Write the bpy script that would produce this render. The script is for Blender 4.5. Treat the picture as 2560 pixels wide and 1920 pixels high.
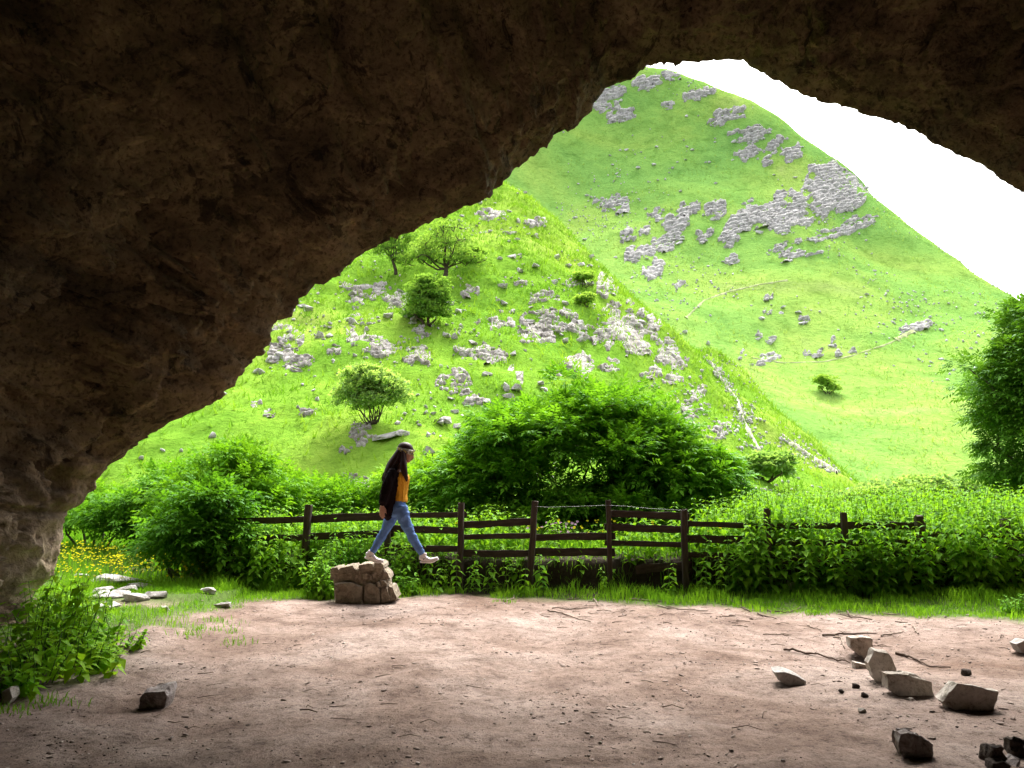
import bpy, bmesh, math, random
import numpy as np
from mathutils import Vector, Matrix, Euler

for _o in list(bpy.data.objects):
    bpy.data.objects.remove(_o)
sc = bpy.context.scene
COL = sc.collection
R = math.radians

# ---------------------------------------------------------------- camera
CAM = np.array([0.0, 0.0, 1.5])
FPX = 2000.0                      # focal length in photograph pixels (2560 wide)
PITCH = math.atan((1224 - 960) / FPX)
cam_d = bpy.data.cameras.new('camera')
cam_d.sensor_width = 36.0
cam_d.lens = 36.0 * FPX / 2560.0
cam_d.clip_start = 0.05
cam_d.clip_end = 3000.0
cam = bpy.data.objects.new('camera', cam_d)
COL.objects.link(cam)
cam.location = CAM
cam.rotation_euler = (R(90) + PITCH, 0, 0)
sc.camera = cam

# ---------------------------------------------------------------- sky, sun, exposure
SUN_DIR = Vector((0.14, 0.56, 0.80)).normalized()      # towards the sun
sun_el = math.asin(SUN_DIR.z)
sun_az = math.atan2(SUN_DIR.x, SUN_DIR.y)
world = bpy.data.worlds.new('World')
sc.world = world
world.use_nodes = True
wn = world.node_tree
wn.nodes.clear()
w_out = wn.nodes.new('ShaderNodeOutputWorld')
w_bg = wn.nodes.new('ShaderNodeBackground')
w_sky = wn.nodes.new('ShaderNodeTexSky')
w_sky.sky_type = 'NISHITA'
w_sky.sun_disc = False
w_sky.sun_elevation = sun_el
w_sky.sun_rotation = sun_az
w_sky.air_density = 1.0
w_sky.dust_density = 6.0
w_sky.ozone_density = 1.0
w_hs = wn.nodes.new('ShaderNodeHueSaturation')         # cloud cover: nearly colourless sky
w_hs.inputs['Saturation'].default_value = 0.22
w_bg.inputs['Strength'].default_value = 0.15
wn.links.new(w_sky.outputs[0], w_hs.inputs['Color'])
wn.links.new(w_hs.outputs[0], w_bg.inputs['Color'])
wn.links.new(w_bg.outputs[0], w_out.inputs['Surface'])

sun_d = bpy.data.lights.new('sun', 'SUN')
sun_d.energy = 1.5
sun_d.angle = R(22)
sun_d.color = (1.0, 0.96, 0.90)
sun = bpy.data.objects.new('sun', sun_d)
COL.objects.link(sun)
sun.rotation_euler = SUN_DIR.to_track_quat('Z', 'Y').to_euler()
sun.location = (0, 0, 40)

sc.view_settings.view_transform = 'Standard'
sc.view_settings.look = 'None'
sc.view_settings.gamma = 1.0
sc.view_settings.use_curve_mapping = False
sc.view_settings.exposure = 1.95
sc.cycles.use_denoising = True
sc.cycles.denoiser = 'OPENIMAGEDENOISE'
sc.cycles.max_bounces = 8
sc.cycles.diffuse_bounces = 5
sc.cycles.glossy_bounces = 2
sc.cycles.transmission_bounces = 4
sc.cycles.transparent_max_bounces = 4
sc.cycles.sample_clamp_indirect = 6.0
sc.cycles.caustics_reflective = False
sc.cycles.caustics_refractive = False

# ---------------------------------------------------------------- pixel helpers (a pixel gives only a direction)
_cp, _sp = math.cos(PITCH), math.sin(PITCH)
def ray(px, py):
    xc = (px - 1280.0) / FPX; yc = (960.0 - py) / FPX
    return np.array([xc, _cp - yc * _sp, _sp + yc * _cp])
def P(px, py, D):
    d = ray(px, py)
    return CAM + d * (D / d[1])

# ---------------------------------------------------------------- numpy noise
def _h(ix, iy, iz, seed):
    n = (ix.astype(np.int64) * 374761393 + iy.astype(np.int64) * 668265263 + iz.astype(np.int64) * 2147483647 + seed * 1274126177) & 0xffffffff
    n = ((n ^ (n >> 13)) * 1274126177) & 0xffffffff
    n = ((n ^ (n >> 16)) * 2246822519) & 0xffffffff
    return ((n ^ (n >> 15)) & 0xffffff).astype(np.float64) / 16777215.0
def vnoise(p, seed=0):
    i = np.floor(p); f = p - i; f = f * f * (3 - 2 * f)
    ix, iy, iz = i[:, 0], i[:, 1], i[:, 2]
    fx, fy, fz = f[:, 0], f[:, 1], f[:, 2]
    def c(a, b, d): return _h(ix + a, iy + b, iz + d, seed)
    x00 = c(0,0,0) * (1 - fx) + c(1,0,0) * fx; x10 = c(0,1,0) * (1 - fx) + c(1,1,0) * fx
    x01 = c(0,0,1) * (1 - fx) + c(1,0,1) * fx; x11 = c(0,1,1) * (1 - fx) + c(1,1,1) * fx
    return ((x00 * (1 - fy) + x10 * fy) * (1 - fz) + (x01 * (1 - fy) + x11 * fy) * fz) * 2 - 1
_ROT = np.array([[0.36, 0.48, -0.8], [-0.8, 0.6, 0.0], [0.48, 0.64, 0.6]])
def fbm(p, octaves=4, seed=0, gain=0.5, lac=2.03):
    a = 1.0; s = np.zeros(len(p)); q = np.asarray(p, float) @ _ROT.T
    for k in range(octaves):
        s += a * vnoise(q, seed + k * 17)
        a *= gain; q = (q @ _ROT.T) * lac
    return s
def worley(p, seed=0):
    """distance to nearest / second cell centre, random id of nearest"""
    i = np.floor(p)
    f1 = np.full(len(p), 9.0); f2 = np.full(len(p), 9.0); idn = np.zeros(len(p))
    for a in (-1, 0, 1):
        for b in (-1, 0, 1):
            for c in (-1, 0, 1):
                cx, cy, cz = i[:, 0] + a, i[:, 1] + b, i[:, 2] + c
                q = np.stack([cx + _h(cx, cy, cz, seed + 1), cy + _h(cx, cy, cz, seed + 2), cz + _h(cx, cy, cz, seed + 3)], 1)
                d = ((q - p) ** 2).sum(1) ** 0.5
                r = _h(cx, cy, cz, seed + 4)
                near = d < f1
                f2 = np.where(near, f1, np.minimum(f2, d))
                idn = np.where(near, r, idn)
                f1 = np.where(near, d, f1)
    return f1, f2, idn
def facets(p, seed, step, slope):
    """broken rock: every cell is a flat face with its own level and tilt"""
    i = np.floor(p); best = np.full(len(p), 9.0); val = np.zeros(len(p))
    for a in (-1, 0, 1):
        for b in (-1, 0, 1):
            for c in (-1, 0, 1):
                cx, cy, cz = i[:, 0] + a, i[:, 1] + b, i[:, 2] + c
                q = np.stack([cx + _h(cx, cy, cz, seed + 1), cy + _h(cx, cy, cz, seed + 2), cz + _h(cx, cy, cz, seed + 3)], 1)
                dl = p - q; d = (dl ** 2).sum(1)
                g = np.stack([_h(cx, cy, cz, seed + 5), _h(cx, cy, cz, seed + 6), _h(cx, cy, cz, seed + 7)], 1) * 2 - 1
                v = step * (_h(cx, cy, cz, seed + 4) - 0.5) + slope * (dl * g).sum(1)
                near = d < best
                val = np.where(near, v, val); best = np.where(near, d, best)
    return val
def n2(x, y, s, seed=0, octaves=3):
    p = np.stack([np.ravel(x) / s, np.ravel(y) / s, np.full(np.size(x), 0.37 + seed)], 1)
    return fbm(p, octaves, seed).reshape(np.shape(x))
def sstep(a, b, x):
    t = np.clip((x - a) / (b - a), 0, 1); return t * t * (3 - 2 * t)

# ---------------------------------------------------------------- mesh / object helpers
def big_mesh(name, V, F, mats=(), smooth=False, mat_idx=None):
    """numpy mesh: V (n,3), F (m,3) or (m,4)"""
    V = np.asarray(V, np.float32); F = np.asarray(F, np.int32)
    me = bpy.data.meshes.new(name)
    n, k = F.shape
    me.vertices.add(len(V)); me.vertices.foreach_set('co', V.ravel())
    me.loops.add(n * k); me.loops.foreach_set('vertex_index', F.ravel())
    me.polygons.add(n)
    me.polygons.foreach_set('loop_start', np.arange(0, n * k, k, dtype=np.int32))
    if smooth: me.polygons.foreach_set('use_smooth', np.ones(n, bool))
    for m in mats: me.materials.append(m)
    if mat_idx is not None: me.polygons.foreach_set('material_index', np.asarray(mat_idx, np.int32))
    me.update(calc_edges=True)
    return me
def link(name, me, parent=None, loc=None, rot=None, scale=None):
    o = bpy.data.objects.new(name, me); COL.objects.link(o)
    if parent is not None: o.parent = parent
    if loc is not None: o.location = [float(v) for v in loc]
    if rot is not None: o.rotation_euler = rot
    if scale is not None: o.scale = scale
    return o
def empty(name, loc=(0, 0, 0), rz=0.0):
    o = bpy.data.objects.new(name, None); COL.objects.link(o)
    o.empty_display_size = 0.2
    o.location = [float(v) for v in loc]; o.rotation_euler = (0, 0, rz)
    return o
def tag(o, label, cat, group=None, kind=None):
    if label: o['label'] = label
    if cat: o['category'] = cat
    if group: o['group'] = group
    if kind: o['kind'] = kind
    return o
def grid_faces(nu, nv):
    a = np.arange((nu - 1) * nv).reshape(nu - 1, nv)[:, :nv - 1].ravel()
    return np.stack([a, a + nv, a + nv + 1, a + 1], 1)

# ---------------------------------------------------------------- materials
def new_mat(name):
    m = bpy.data.materials.new(name); m.use_nodes = True
    nt = m.node_tree; nt.nodes.clear()
    out = nt.nodes.new('ShaderNodeOutputMaterial')
    return m, nt, out
def N(nt, t, **kw):
    n = nt.nodes.new('ShaderNode' + t)
    for k, v in kw.items():
        if k in n.inputs.keys(): n.inputs[k].default_value = v
        else: setattr(n, k, v)
    return n
def ramp(nt, src, stops):
    r = nt.nodes.new('ShaderNodeValToRGB')
    e = r.color_ramp.elements
    while len(e) < len(stops): e.new(0.5)
    for k, (p, c) in enumerate(stops):
        e[k].position = p; e[k].color = (c[0], c[1], c[2], 1.0)
    nt.links.new(src, r.inputs[0])
    return r.outputs[0]
def coords(nt, kind='Object'):
    return N(nt, 'TexCoord').outputs[kind]
def noise(nt, vec, scale, detail=6, rough=0.6, dist=0.0):
    n = N(nt, 'TexNoise', Scale=scale, Detail=detail, Roughness=rough, Distortion=dist)
    nt.links.new(vec, n.inputs['Vector'])
    return n.outputs['Fac']
def mixc(nt, fac, a, b, mode='MIX'):
    m = nt.nodes.new('ShaderNodeMix'); m.data_type = 'RGBA'; m.blend_type = mode
    for sock, v in ((m.inputs[0], fac), (m.inputs[6], a), (m.inputs[7], b)):
        if isinstance(v, (int, float)): sock.default_value = v
        elif isinstance(v, tuple): sock.default_value = (v[0], v[1], v[2], 1.0)
        else: nt.links.new(v, sock)
    return m.outputs[2]
def math_n(nt, op, a, b=None, clamp=False):
    m = nt.nodes.new('ShaderNodeMath'); m.operation = op; m.use_clamp = clamp
    for k, v in enumerate((a, b)):
        if v is None: continue
        if isinstance(v, (int, float)): m.inputs[k].default_value = v
        else: nt.links.new(v, m.inputs[k])
    return m.outputs[0]
def bump(nt, h, strength=0.5, dist=0.02, prev=None):
    b = N(nt, 'Bump', Strength=strength, Distance=dist)
    nt.links.new(h, b.inputs['Height'])
    if prev is not None: nt.links.new(prev, b.inputs['Normal'])
    return b.outputs[0]
def principled(nt, out, color, rough=0.9, normal=None, spec=0.2):
    b = nt.nodes.new('ShaderNodeBsdfPrincipled')
    if isinstance(color, tuple): b.inputs['Base Color'].default_value = (*color, 1.0)
    else: nt.links.new(color, b.inputs['Base Color'])
    if isinstance(rough, (int, float)): b.inputs['Roughness'].default_value = rough
    else: nt.links.new(rough, b.inputs['Roughness'])
    b.inputs['Specular IOR Level'].default_value = spec
    if normal is not None: nt.links.new(normal, b.inputs['Normal'])
    nt.links.new(b.outputs[0], out.inputs['Surface'])
    return b

def mat_cave():
    m, nt, out = new_mat('cave_limestone')
    co = coords(nt)
    n1 = noise(nt, co, 0.9, 8, 0.68, 0.6)
    n2_ = noise(nt, co, 4.5, 8, 0.7, 0.3)
    n3 = noise(nt, co, 17.0, 6, 0.7)
    c = ramp(nt, n1, [(0.30, (0.070, 0.049, 0.030)), (0.44, (0.135, 0.095, 0.055)), (0.56, (0.205, 0.145, 0.084)), (0.72, (0.30, 0.22, 0.135))])
    c2 = ramp(nt, n2_, [(0.30, (0.35, 0.31, 0.28)), (0.42, (0.85, 0.8, 0.74)), (0.66, (1.12, 1.06, 0.98))])
    c = mixc(nt, 0.85, c, c2, 'MULTIPLY')
    c3 = ramp(nt, n3, [(0.36, (0.25, 0.22, 0.2)), (0.5, (1, 1, 1))])
    c = mixc(nt, 0.75, c, c3, 'MULTIPLY')
    n5 = noise(nt, co, 1.6, 9, 0.72, 0.9)
    st = ramp(nt, n5, [(0.405, (0.28, 0.25, 0.23)), (0.435, (1, 1, 1))])  # crisp dark blotches: shadow in the rock's hollows, painted into the colour
    c = mixc(nt, 0.9, c, st, 'MULTIPLY')
    n6 = noise(nt, co, 5.2, 7, 0.7, 0.7)
    st = ramp(nt, n6, [(0.36, (0.22, 0.2, 0.18)), (0.40, (1, 1, 1)), (0.60, (1, 1, 1)), (0.66, (1.5, 1.4, 1.25))])  # smaller painted shadow patches, with paler ones among them
    c = mixc(nt, 0.85, c, st, 'MULTIPLY')
    at = N(nt, 'Attribute', attribute_name='pillar_light')          # daylight on the foot of the pillar, painted in as paler rock
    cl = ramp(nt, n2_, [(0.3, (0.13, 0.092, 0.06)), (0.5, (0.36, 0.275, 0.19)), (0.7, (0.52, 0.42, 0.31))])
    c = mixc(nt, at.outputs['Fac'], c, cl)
    mp = N(nt, 'Mapping'); mp.inputs['Scale'].default_value = (1.0, 1.6, 1.3); nt.links.new(co, mp.inputs['Vector'])
    v = N(nt, 'TexVoronoi', Scale=6.5); v.inputs['Detail'].default_value = 1.0; v.inputs['Roughness'].default_value = 0.65
    wv = N(nt, 'VectorMath'); wv.operation = 'ADD'; nt.links.new(mp.outputs[0], wv.inputs[0]); nt.links.new(n2_, wv.inputs[1])
    nt.links.new(wv.outputs[0], v.inputs['Vector'])
    pit = ramp(nt, v.outputs['Distance'], [(0.05, (1, 1, 1)), (0.55, (0.1, 0.1, 0.1))])
    nrm = bump(nt, pit, 0.8, 0.05)
    nrm = bump(nt, n3, 1.0, 0.04, nrm)
    principled(nt, out, c, 0.85, nrm, 0.2)
    return m
def mat_dirt():
    m, nt, out = new_mat('bare_trodden_earth')
    co = coords(nt)
    n1 = noise(nt, co, 0.5, 7, 0.66, 0.5)
    n2_ = noise(nt, co, 2.6, 8, 0.7, 0.4)
    n3 = noise(nt, co, 16, 8, 0.75)
    n4 = noise(nt, co, 70, 4, 0.7)
    c = ramp(nt, n1, [(0.33, (0.165, 0.112, 0.086)), (0.48, (0.270, 0.204, 0.172)), (0.66, (0.36, 0.296, 0.264))])
    c2 = ramp(nt, n2_, [(0.32, (0.36, 0.30, 0.26)), (0.46, (0.82, 0.78, 0.75)), (0.66, (1.2, 1.18, 1.16))])
    c = mixc(nt, 0.8, c, c2, 'MULTIPLY')
    c3 = ramp(nt, n3, [(0.36, (0.26, 0.21, 0.18)), (0.46, (0.90, 0.89, 0.88)), (0.70, (1.28, 1.25, 1.22))])
    c = mixc(nt, 0.75, c, c3, 'MULTIPLY')
    c4 = ramp(nt, n4, [(0.34, (0.35, 0.3, 0.26)), (0.47, (1, 1, 1)), (0.68, (1.3, 1.28, 1.26))])
    c = mixc(nt, 0.6, c, c4, 'MULTIPLY')
    # soil under the turf beyond the cave mouth (mask written per vertex where grass grows)
    at = N(nt, 'Attribute', attribute_name='turf')
    g = ramp(nt, n3, [(0.3, (0.045, 0.075, 0.012)), (0.7, (0.10, 0.17, 0.03))])
    c = mixc(nt, at.outputs['Fac'], c, g)
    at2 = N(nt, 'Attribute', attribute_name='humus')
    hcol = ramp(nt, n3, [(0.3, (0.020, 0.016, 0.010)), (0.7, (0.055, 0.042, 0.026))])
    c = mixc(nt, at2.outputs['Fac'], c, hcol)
    h = math_n(nt, 'ADD', math_n(nt, 'MULTIPLY', n3, 0.8), math_n(nt, 'MULTIPLY', n4, 0.4))
    nrm = bump(nt, n2_, 0.5, 0.08)
    nrm = bump(nt, h, 0.7, 0.04, nrm)
    principled(nt, out, c, 0.95, nrm, 0.1)
    return m
def mat_hill(name, a, b, c_, dry, scale=1.0):
    m, nt, out = new_mat(name)
    co = coords(nt)
    n1 = noise(nt, co, 0.06 * scale, 5, 0.6, 0.6)
    n2_ = noise(nt, co, 0.55 * scale, 7, 0.7, 0.4)
    mp = N(nt, 'Mapping'); mp.inputs['Scale'].default_value = (1.0, 1.0, 2.2); nt.links.new(co, mp.inputs['Vector'])
    n3 = noise(nt, mp.outputs[0], 2.6 * scale, 7, 0.75)
    c = ramp(nt, n1, [(0.30, a), (0.48, b), (0.62, c_), (0.78, dry)])
    c2 = ramp(nt, n2_, [(0.28, (0.55, 0.62, 0.5)), (0.5, (1, 1, 1)), (0.75, (1.22, 1.12, 1.1))])
    c = mixc(nt, 0.85, c, c2, 'MULTIPLY')
    c3 = ramp(nt, n3, [(0.3, (0.5, 0.6, 0.45)), (0.48, (1, 1, 1)), (0.75, (1.2, 1.12, 1.1))])
    c = mixc(nt, 0.8, c, c3, 'MULTIPLY')
    nrm = bump(nt, n3, 0.8, 0.25 / scale)
    nrm = bump(nt, n2_, 0.5, 0.6 / scale, nrm)
    principled(nt, out, c, 1.0, nrm, 0.0)
    return m
def mat_limestone(name='pale_limestone', dark=(0.14, 0.13, 0.12), mid=(0.42, 0.40, 0.39), light=(0.64, 0.62, 0.61), lichen=True, scale=1.0):
    m, nt, out = new_mat(name)
    co = coords(nt, 'Object')
    oi = N(nt, 'ObjectInfo')
    va = N(nt, 'VectorMath'); va.operation = 'ADD'
    cx = N(nt, 'CombineXYZ')
    nt.links.new(math_n(nt, 'MULTIPLY', oi.outputs['Random'], 37.0), cx.inputs[0])
    nt.links.new(co, va.inputs[0]); nt.links.new(cx.outputs[0], va.inputs[1])
    v = va.outputs[0]
    n1 = noise(nt, v, 3.2 * scale, 9, 0.75, 0.5)
    n2_ = noise(nt, v, 11.0 * scale, 6, 0.7)
    c = ramp(nt, n1, [(0.32, dark), (0.43, mid), (0.60, light)])
    if lichen:
        n3 = noise(nt, v, 4.0 * scale, 5, 0.7, 0.5)
        lm = ramp(nt, n3, [(0.56, (0, 0, 0)), (0.66, (1, 1, 1))])
        lc = ramp(nt, n2_, [(0.4, (0.16, 0.11, 0.045)), (0.6, (0.11, 0.13, 0.035))])
        c = mixc(nt, math_n(nt, 'MULTIPLY', lm, 0.75), c, lc)
    c2 = ramp(nt, n2_, [(0.3, (0.4, 0.38, 0.36)), (0.48, (1, 1, 1))])
    c = mixc(nt, 0.7, c, c2, 'MULTIPLY')
    nrm = bump(nt, math_n(nt, 'ADD', n1, math_n(nt, 'MULTIPLY', n2_, 0.5)), 0.9, 0.12 / scale)
    principled(nt, out, c, 0.92, nrm, 0.15)
    return m
def mat_leaf(name, a, b, trans=0.45, gloss=0.12, scale=1.2):
    """leaf: diffuse + light passing through it + a faint sheen, colour varied by place"""
    m, nt, out = new_mat(name)
    co = coords(nt)
    n1 = noise(nt, co, scale, 4, 0.7)
    oi = N(nt, 'ObjectInfo')
    f = math_n(nt, 'ADD', math_n(nt, 'MULTIPLY', n1, 1.0), math_n(nt, 'MULTIPLY', math_n(nt, 'SUBTRACT', oi.outputs['Random'], 0.5), 0.3))
    c = ramp(nt, f, [(0.32, a), (0.68, b)])
    d = N(nt, 'BsdfDiffuse'); nt.links.new(c, d.inputs['Color'])
    t = N(nt, 'BsdfTranslucent')
    ct = mixc(nt, 1.0, c, (1.25, 1.15, 0.5), 'MULTIPLY'); nt.links.new(ct, t.inputs['Color'])
    mx = N(nt, 'MixShader'); mx.inputs[0].default_value = trans
    nt.links.new(d.outputs[0], mx.inputs[1]); nt.links.new(t.outputs[0], mx.inputs[2])
    last = mx.outputs[0]
    if gloss > 0:
        g = N(nt, 'BsdfGlossy', Roughness=0.42); g.inputs['Color'].default_value = (0.8, 0.9, 0.95, 1)
        fr = N(nt, 'Fresnel', IOR=1.35)
        m2 = N(nt, 'MixShader'); nt.links.new(math_n(nt, 'MULTIPLY', fr.outputs[0], gloss * 6, True), m2.inputs[0])
        nt.links.new(last, m2.inputs[1]); nt.links.new(g.outputs[0], m2.inputs[2]); last = m2.outputs[0]
    nt.links.new(last, out.inputs['Surface'])
    return m
def mat_plain(name, col, rough=0.85, var=0.35, scale=8.0, bmp=0.4, bd=0.01, spec=0.2, stretch=None):
    m, nt, out = new_mat(name)
    co = coords(nt)
    if stretch:
        mp = N(nt, 'Mapping'); mp.inputs['Scale'].default_value = stretch; nt.links.new(co, mp.inputs['Vector']); co = mp.outputs[0]
    n1 = noise(nt, co, scale, 7, 0.65)
    lo = tuple(v * (1 - var) for v in col); hi = tuple(min(1, v * (1 + var)) for v in col)
    c = ramp(nt, n1, [(0.3, lo), (0.7, hi)])
    nrm = bump(nt, n1, bmp, bd)
    principled(nt, out, c, rough, nrm, spec)
    return m

M = {}
M['cave'] = mat_cave()
M['dirt'] = mat_dirt()
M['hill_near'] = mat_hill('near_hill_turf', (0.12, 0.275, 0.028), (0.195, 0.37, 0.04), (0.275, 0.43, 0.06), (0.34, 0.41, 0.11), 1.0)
M['hill_far'] = mat_hill('far_hill_turf', (0.17, 0.36, 0.09), (0.225, 0.415, 0.09), (0.29, 0.45, 0.095), (0.32, 0.385, 0.15), 0.45)  # haze of distance painted in: paler, bluer green than the near turf
M['stone'] = mat_limestone()
M['outcrop'] = mat_limestone('outcrop_limestone', (0.06, 0.05, 0.04), (0.27, 0.248, 0.222), (0.55, 0.522, 0.495), True, 0.55)
M['crag'] = mat_limestone('crag_limestone', (0.09, 0.086, 0.080), (0.31, 0.30, 0.285), (0.54, 0.527, 0.51), False, 0.30)
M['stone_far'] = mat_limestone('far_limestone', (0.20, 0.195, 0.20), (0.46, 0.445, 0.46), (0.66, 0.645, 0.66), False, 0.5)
# ================================================================ TERRAIN
_rng = np.random.default_rng(7)
GRASS_EDGE_PX = [(-3000, 1560), (380, 1560), (460, 1548), (495, 1532), (525, 1512), (560, 1503), (620, 1506), (700, 1508), (840, 1508), (1000, 1500), (1150, 1488), (1400, 1498), (1600, 1506), (1800, 1520),
                 (2000, 1528), (2200, 1530), (2420, 1540), (2560, 1552), (6000, 1600)]
def _gpx(px, py):
    d = ray(px, py); t = -CAM[2] / d[2]; return CAM + d * t
_edge = np.array([_gpx(*p)[:2] for p in GRASS_EDGE_PX])
def grass_front(x):
    """world y where turf begins, for a given x"""
    return np.interp(x, _edge[:, 0], _edge[:, 1])
def fence_y(x):
    return np.interp(x, [-8, -3.5, 0, 4, 9], [12.5, 12.3, 12.0, 11.6, 11.1])
def ground_z(x, y):
    x = np.asarray(x, float); y = np.asarray(y, float)
    z = 0.035 * n2(x, y, 1.3, 3, 3) + 0.05 * n2(x, y, 3.5, 5, 2)
    z = z + 0.10 * sstep(-2.5, -5.0, x) * sstep(12, 8, y)                 # floor rises a little to the left wall
    z = z + (0.011 * n2(x, y, 0.20, 9, 4) + 0.008 * n2(x, y, 0.6, 19, 2)) * sstep(13, 10, y)
    z = z + 0.10 * sstep(0.2, 1.6, y - grass_front(x))                    # turf bank
    z = z + 0.42 * sstep(0.02, 0.20, y - fence_y(x) - 0.06 * n2(x, y, 0.5, 12, 2)) * sstep(-4.3, -3.6, x) * sstep(26, 15, y) + 0.25 * n2(x, y, 9, 8, 2) * sstep(15, 25, y)
    # shallow scoop behind the row of stones
    z = z - 0.10 * np.exp(-(((x - 3.35) / 0.55) ** 2 + ((y - 7.6) / 0.35) ** 2))
    z = np.where(y > 60, np.minimum(z, 0.0), z)
    return z
def gz1(x, y): return float(ground_z(np.array([x]), np.array([y]))[0])
def gpt(px, py, dz=0.0):
    """where the sight line of a pixel meets the ground"""
    d = ray(px, py); Yk = np.linspace(3.0, 18.0, 500); p = CAM + d * (Yk / d[1])[:, None]
    g = p[:, 2] - ground_z(p[:, 0], p[:, 1]); k = np.where(g <= 0)[0]
    p = p[k[0] if len(k) else -1].copy()
    p[2] = gz1(p[0], p[1]) + dz
    return p

def axis(parts):
    out = []
    for a, b, s in parts: out.append(np.arange(a, b, s))
    return np.concatenate(out)
gx = axis([(-900, -60, 60), (-60, -12, 4), (-12, -7, 0.4), (-7, 8, 0.055), (8, 14, 0.4), (14, 62, 4), (62, 901, 60)])
gy = axis([(-40, -4, 4), (-4, 3.6, 0.5), (3.6, 13.6, 0.05), (13.6, 18, 0.25), (18, 40, 1.5), (40, 100, 6), (100, 1500, 100)])
GX, GY = np.meshgrid(gx, gy, indexing='ij')
GZ = ground_z(GX, GY)
V = np.stack([GX.ravel(), GY.ravel(), GZ.ravel()], 1)
me = big_mesh('ground', V, grid_faces(len(gx), len(gy)), [M['dirt']], True)
_gx, _gy = V[:, 0], V[:, 1]
_t = sstep(-0.25, 0.35, _gy - grass_front(_gx) + 0.35 * n2(_gx, _gy, 0.7, 4, 3))
_lx = sstep(-3.45, -3.9, _gx + 0.3 * n2(_gx, _gy, 0.8, 14, 3)) * sstep(7.4, 8.0, _gy)
_bare = sstep(0.05, 0.3, n2(_gx, _gy, 1.1, 21, 3)) * sstep(-3.0, -3.6, _gx) * sstep(10.6, 9.6, _gy)
_t = np.maximum(_t, _lx) * (1 - _bare)
at = me.attributes.new('turf', 'FLOAT', 'POINT'); at.data.foreach_set('value', _t.astype(np.float32))
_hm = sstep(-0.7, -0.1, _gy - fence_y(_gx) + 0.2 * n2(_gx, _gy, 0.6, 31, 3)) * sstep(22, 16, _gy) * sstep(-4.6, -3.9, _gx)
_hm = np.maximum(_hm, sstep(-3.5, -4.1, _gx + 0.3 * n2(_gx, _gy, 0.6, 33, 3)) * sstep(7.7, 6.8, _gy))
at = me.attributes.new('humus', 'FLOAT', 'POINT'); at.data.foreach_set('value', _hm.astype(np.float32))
o = link('ground', me); o['kind'] = 'structure'

# ---------------------------------------------------------------- hills: heightfields through points seen in the photograph
class Hill:
    def __init__(self, pts, noise_amp, noise_scale, seed, lam=0.5, tuss=0.0):
        self.p = np.array(pts, float); self.na, self.ns, self.seed, self.tuss = noise_amp, noise_scale, seed, tuss
        self.c = self.p[:, :2].mean(0); self.k = np.abs(self.p[:, :2] - self.c).max()
        X = (self.p[:, :2] - self.c) / self.k
        n = len(X)
        A = np.zeros((n + 3, n + 3)); A[:n, :n] = self._phi(X, X) + np.eye(n) * lam * 1e-3
        A[:n, n] = 1; A[:n, n + 1:] = X; A[n, :n] = 1; A[n + 1:, :n] = X.T
        self.w = np.linalg.solve(A, np.concatenate([self.p[:, 2], np.zeros(3)])); self.X = X
    def _phi(self, a, b):
        d2 = ((a[:, None] - b[None]) ** 2).sum(2)
        return 0.5 * d2 * np.log(d2 + 1e-12)
    def z(self, x, y):
        sh = np.shape(x); q = (np.stack([np.ravel(x), np.ravel(y)], 1) - self.c) / self.k
        r = np.empty(len(q))
        for i in range(0, len(q), 20000):
            s = q[i:i + 20000]
            r[i:i + 20000] = self._phi(s, self.X) @ self.w[:-3] + self.w[-3] + s @ self.w[-2:]
        r = r.reshape(sh)
        if self.na: r = r + self.na * n2(x, y, self.ns, self.seed, 5)
        if self.tuss: r = r + self.tuss * np.abs(n2(x, y, 1.1, self.seed + 5, 2))
        return r
    def z1(self, x, y): return float(self.z(np.array([x]), np.array([y]))[0])
    def hit(self, px, py, lo, hi, n=0):
        # coarse march over the smooth surface, then a fine one over the real surface
        d = ray(px, py); Y = np.linspace(lo, hi, 110); p = CAM + d * (Y / d[1])[:, None]
        na, tu = self.na, self.tuss; self.na = self.tuss = 0.0
        g = p[:, 2] - self.z(p[:, 0], p[:, 1]); self.na, self.tuss = na, tu
        k = np.where(g <= 2.0 * na + 0.3)[0]
        if len(k) == 0: return None
        st = (hi - lo) / 110
        Y = np.linspace(Y[max(k[0] - 1, 0)], min(hi, Y[k[0]] + 14 * st), 60); t = Y / d[1]
        p = CAM + d * t[:, None]
        g = p[:, 2] - self.z(p[:, 0], p[:, 1])
        k = np.where((g[:-1] > 0) & (g[1:] <= 0))[0]
        if len(k) == 0: return None
        k = k[0]; f = g[k] / (g[k] - g[k + 1])
        return p[k] * (1 - f) + p[k + 1] * f

def hit_many(hill, px, py, lo, hi):
    """Hill.hit for whole arrays of pixels; NaN where the sight line misses"""
    sh = px.shape; px = px.ravel(); py = py.ravel()
    d = np.array([ray(a, b) for a, b in zip(px, py)]); d = d / d[:, 1:2]
    Ys = np.linspace(lo, hi, 110); st = Ys[1] - Ys[0]
    na, tu = hill.na, hill.tuss; hill.na = hill.tuss = 0.0
    q = CAM + d[:, None, :] * Ys[None, :, None]
    g = q[..., 2] - hill.z(q[..., 0], q[..., 1]); hill.na, hill.tuss = na, tu
    k = np.argmax(g <= 0, axis=1); ok = (g <= 0).any(1)
    a = Ys[np.maximum(k - 2, 0)]; b = Ys[k] + st
    for _ in range(9):
        m = (a + b) / 2; p = CAM + d * m[:, None]
        below = p[:, 2] <= hill.z(p[:, 0], p[:, 1])
        b = np.where(below, m, b); a = np.where(below, a, m)
    p = CAM + d * ((a + b) / 2)[:, None]
    p[~ok] = np.nan
    return p.reshape(sh + (3,))
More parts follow.
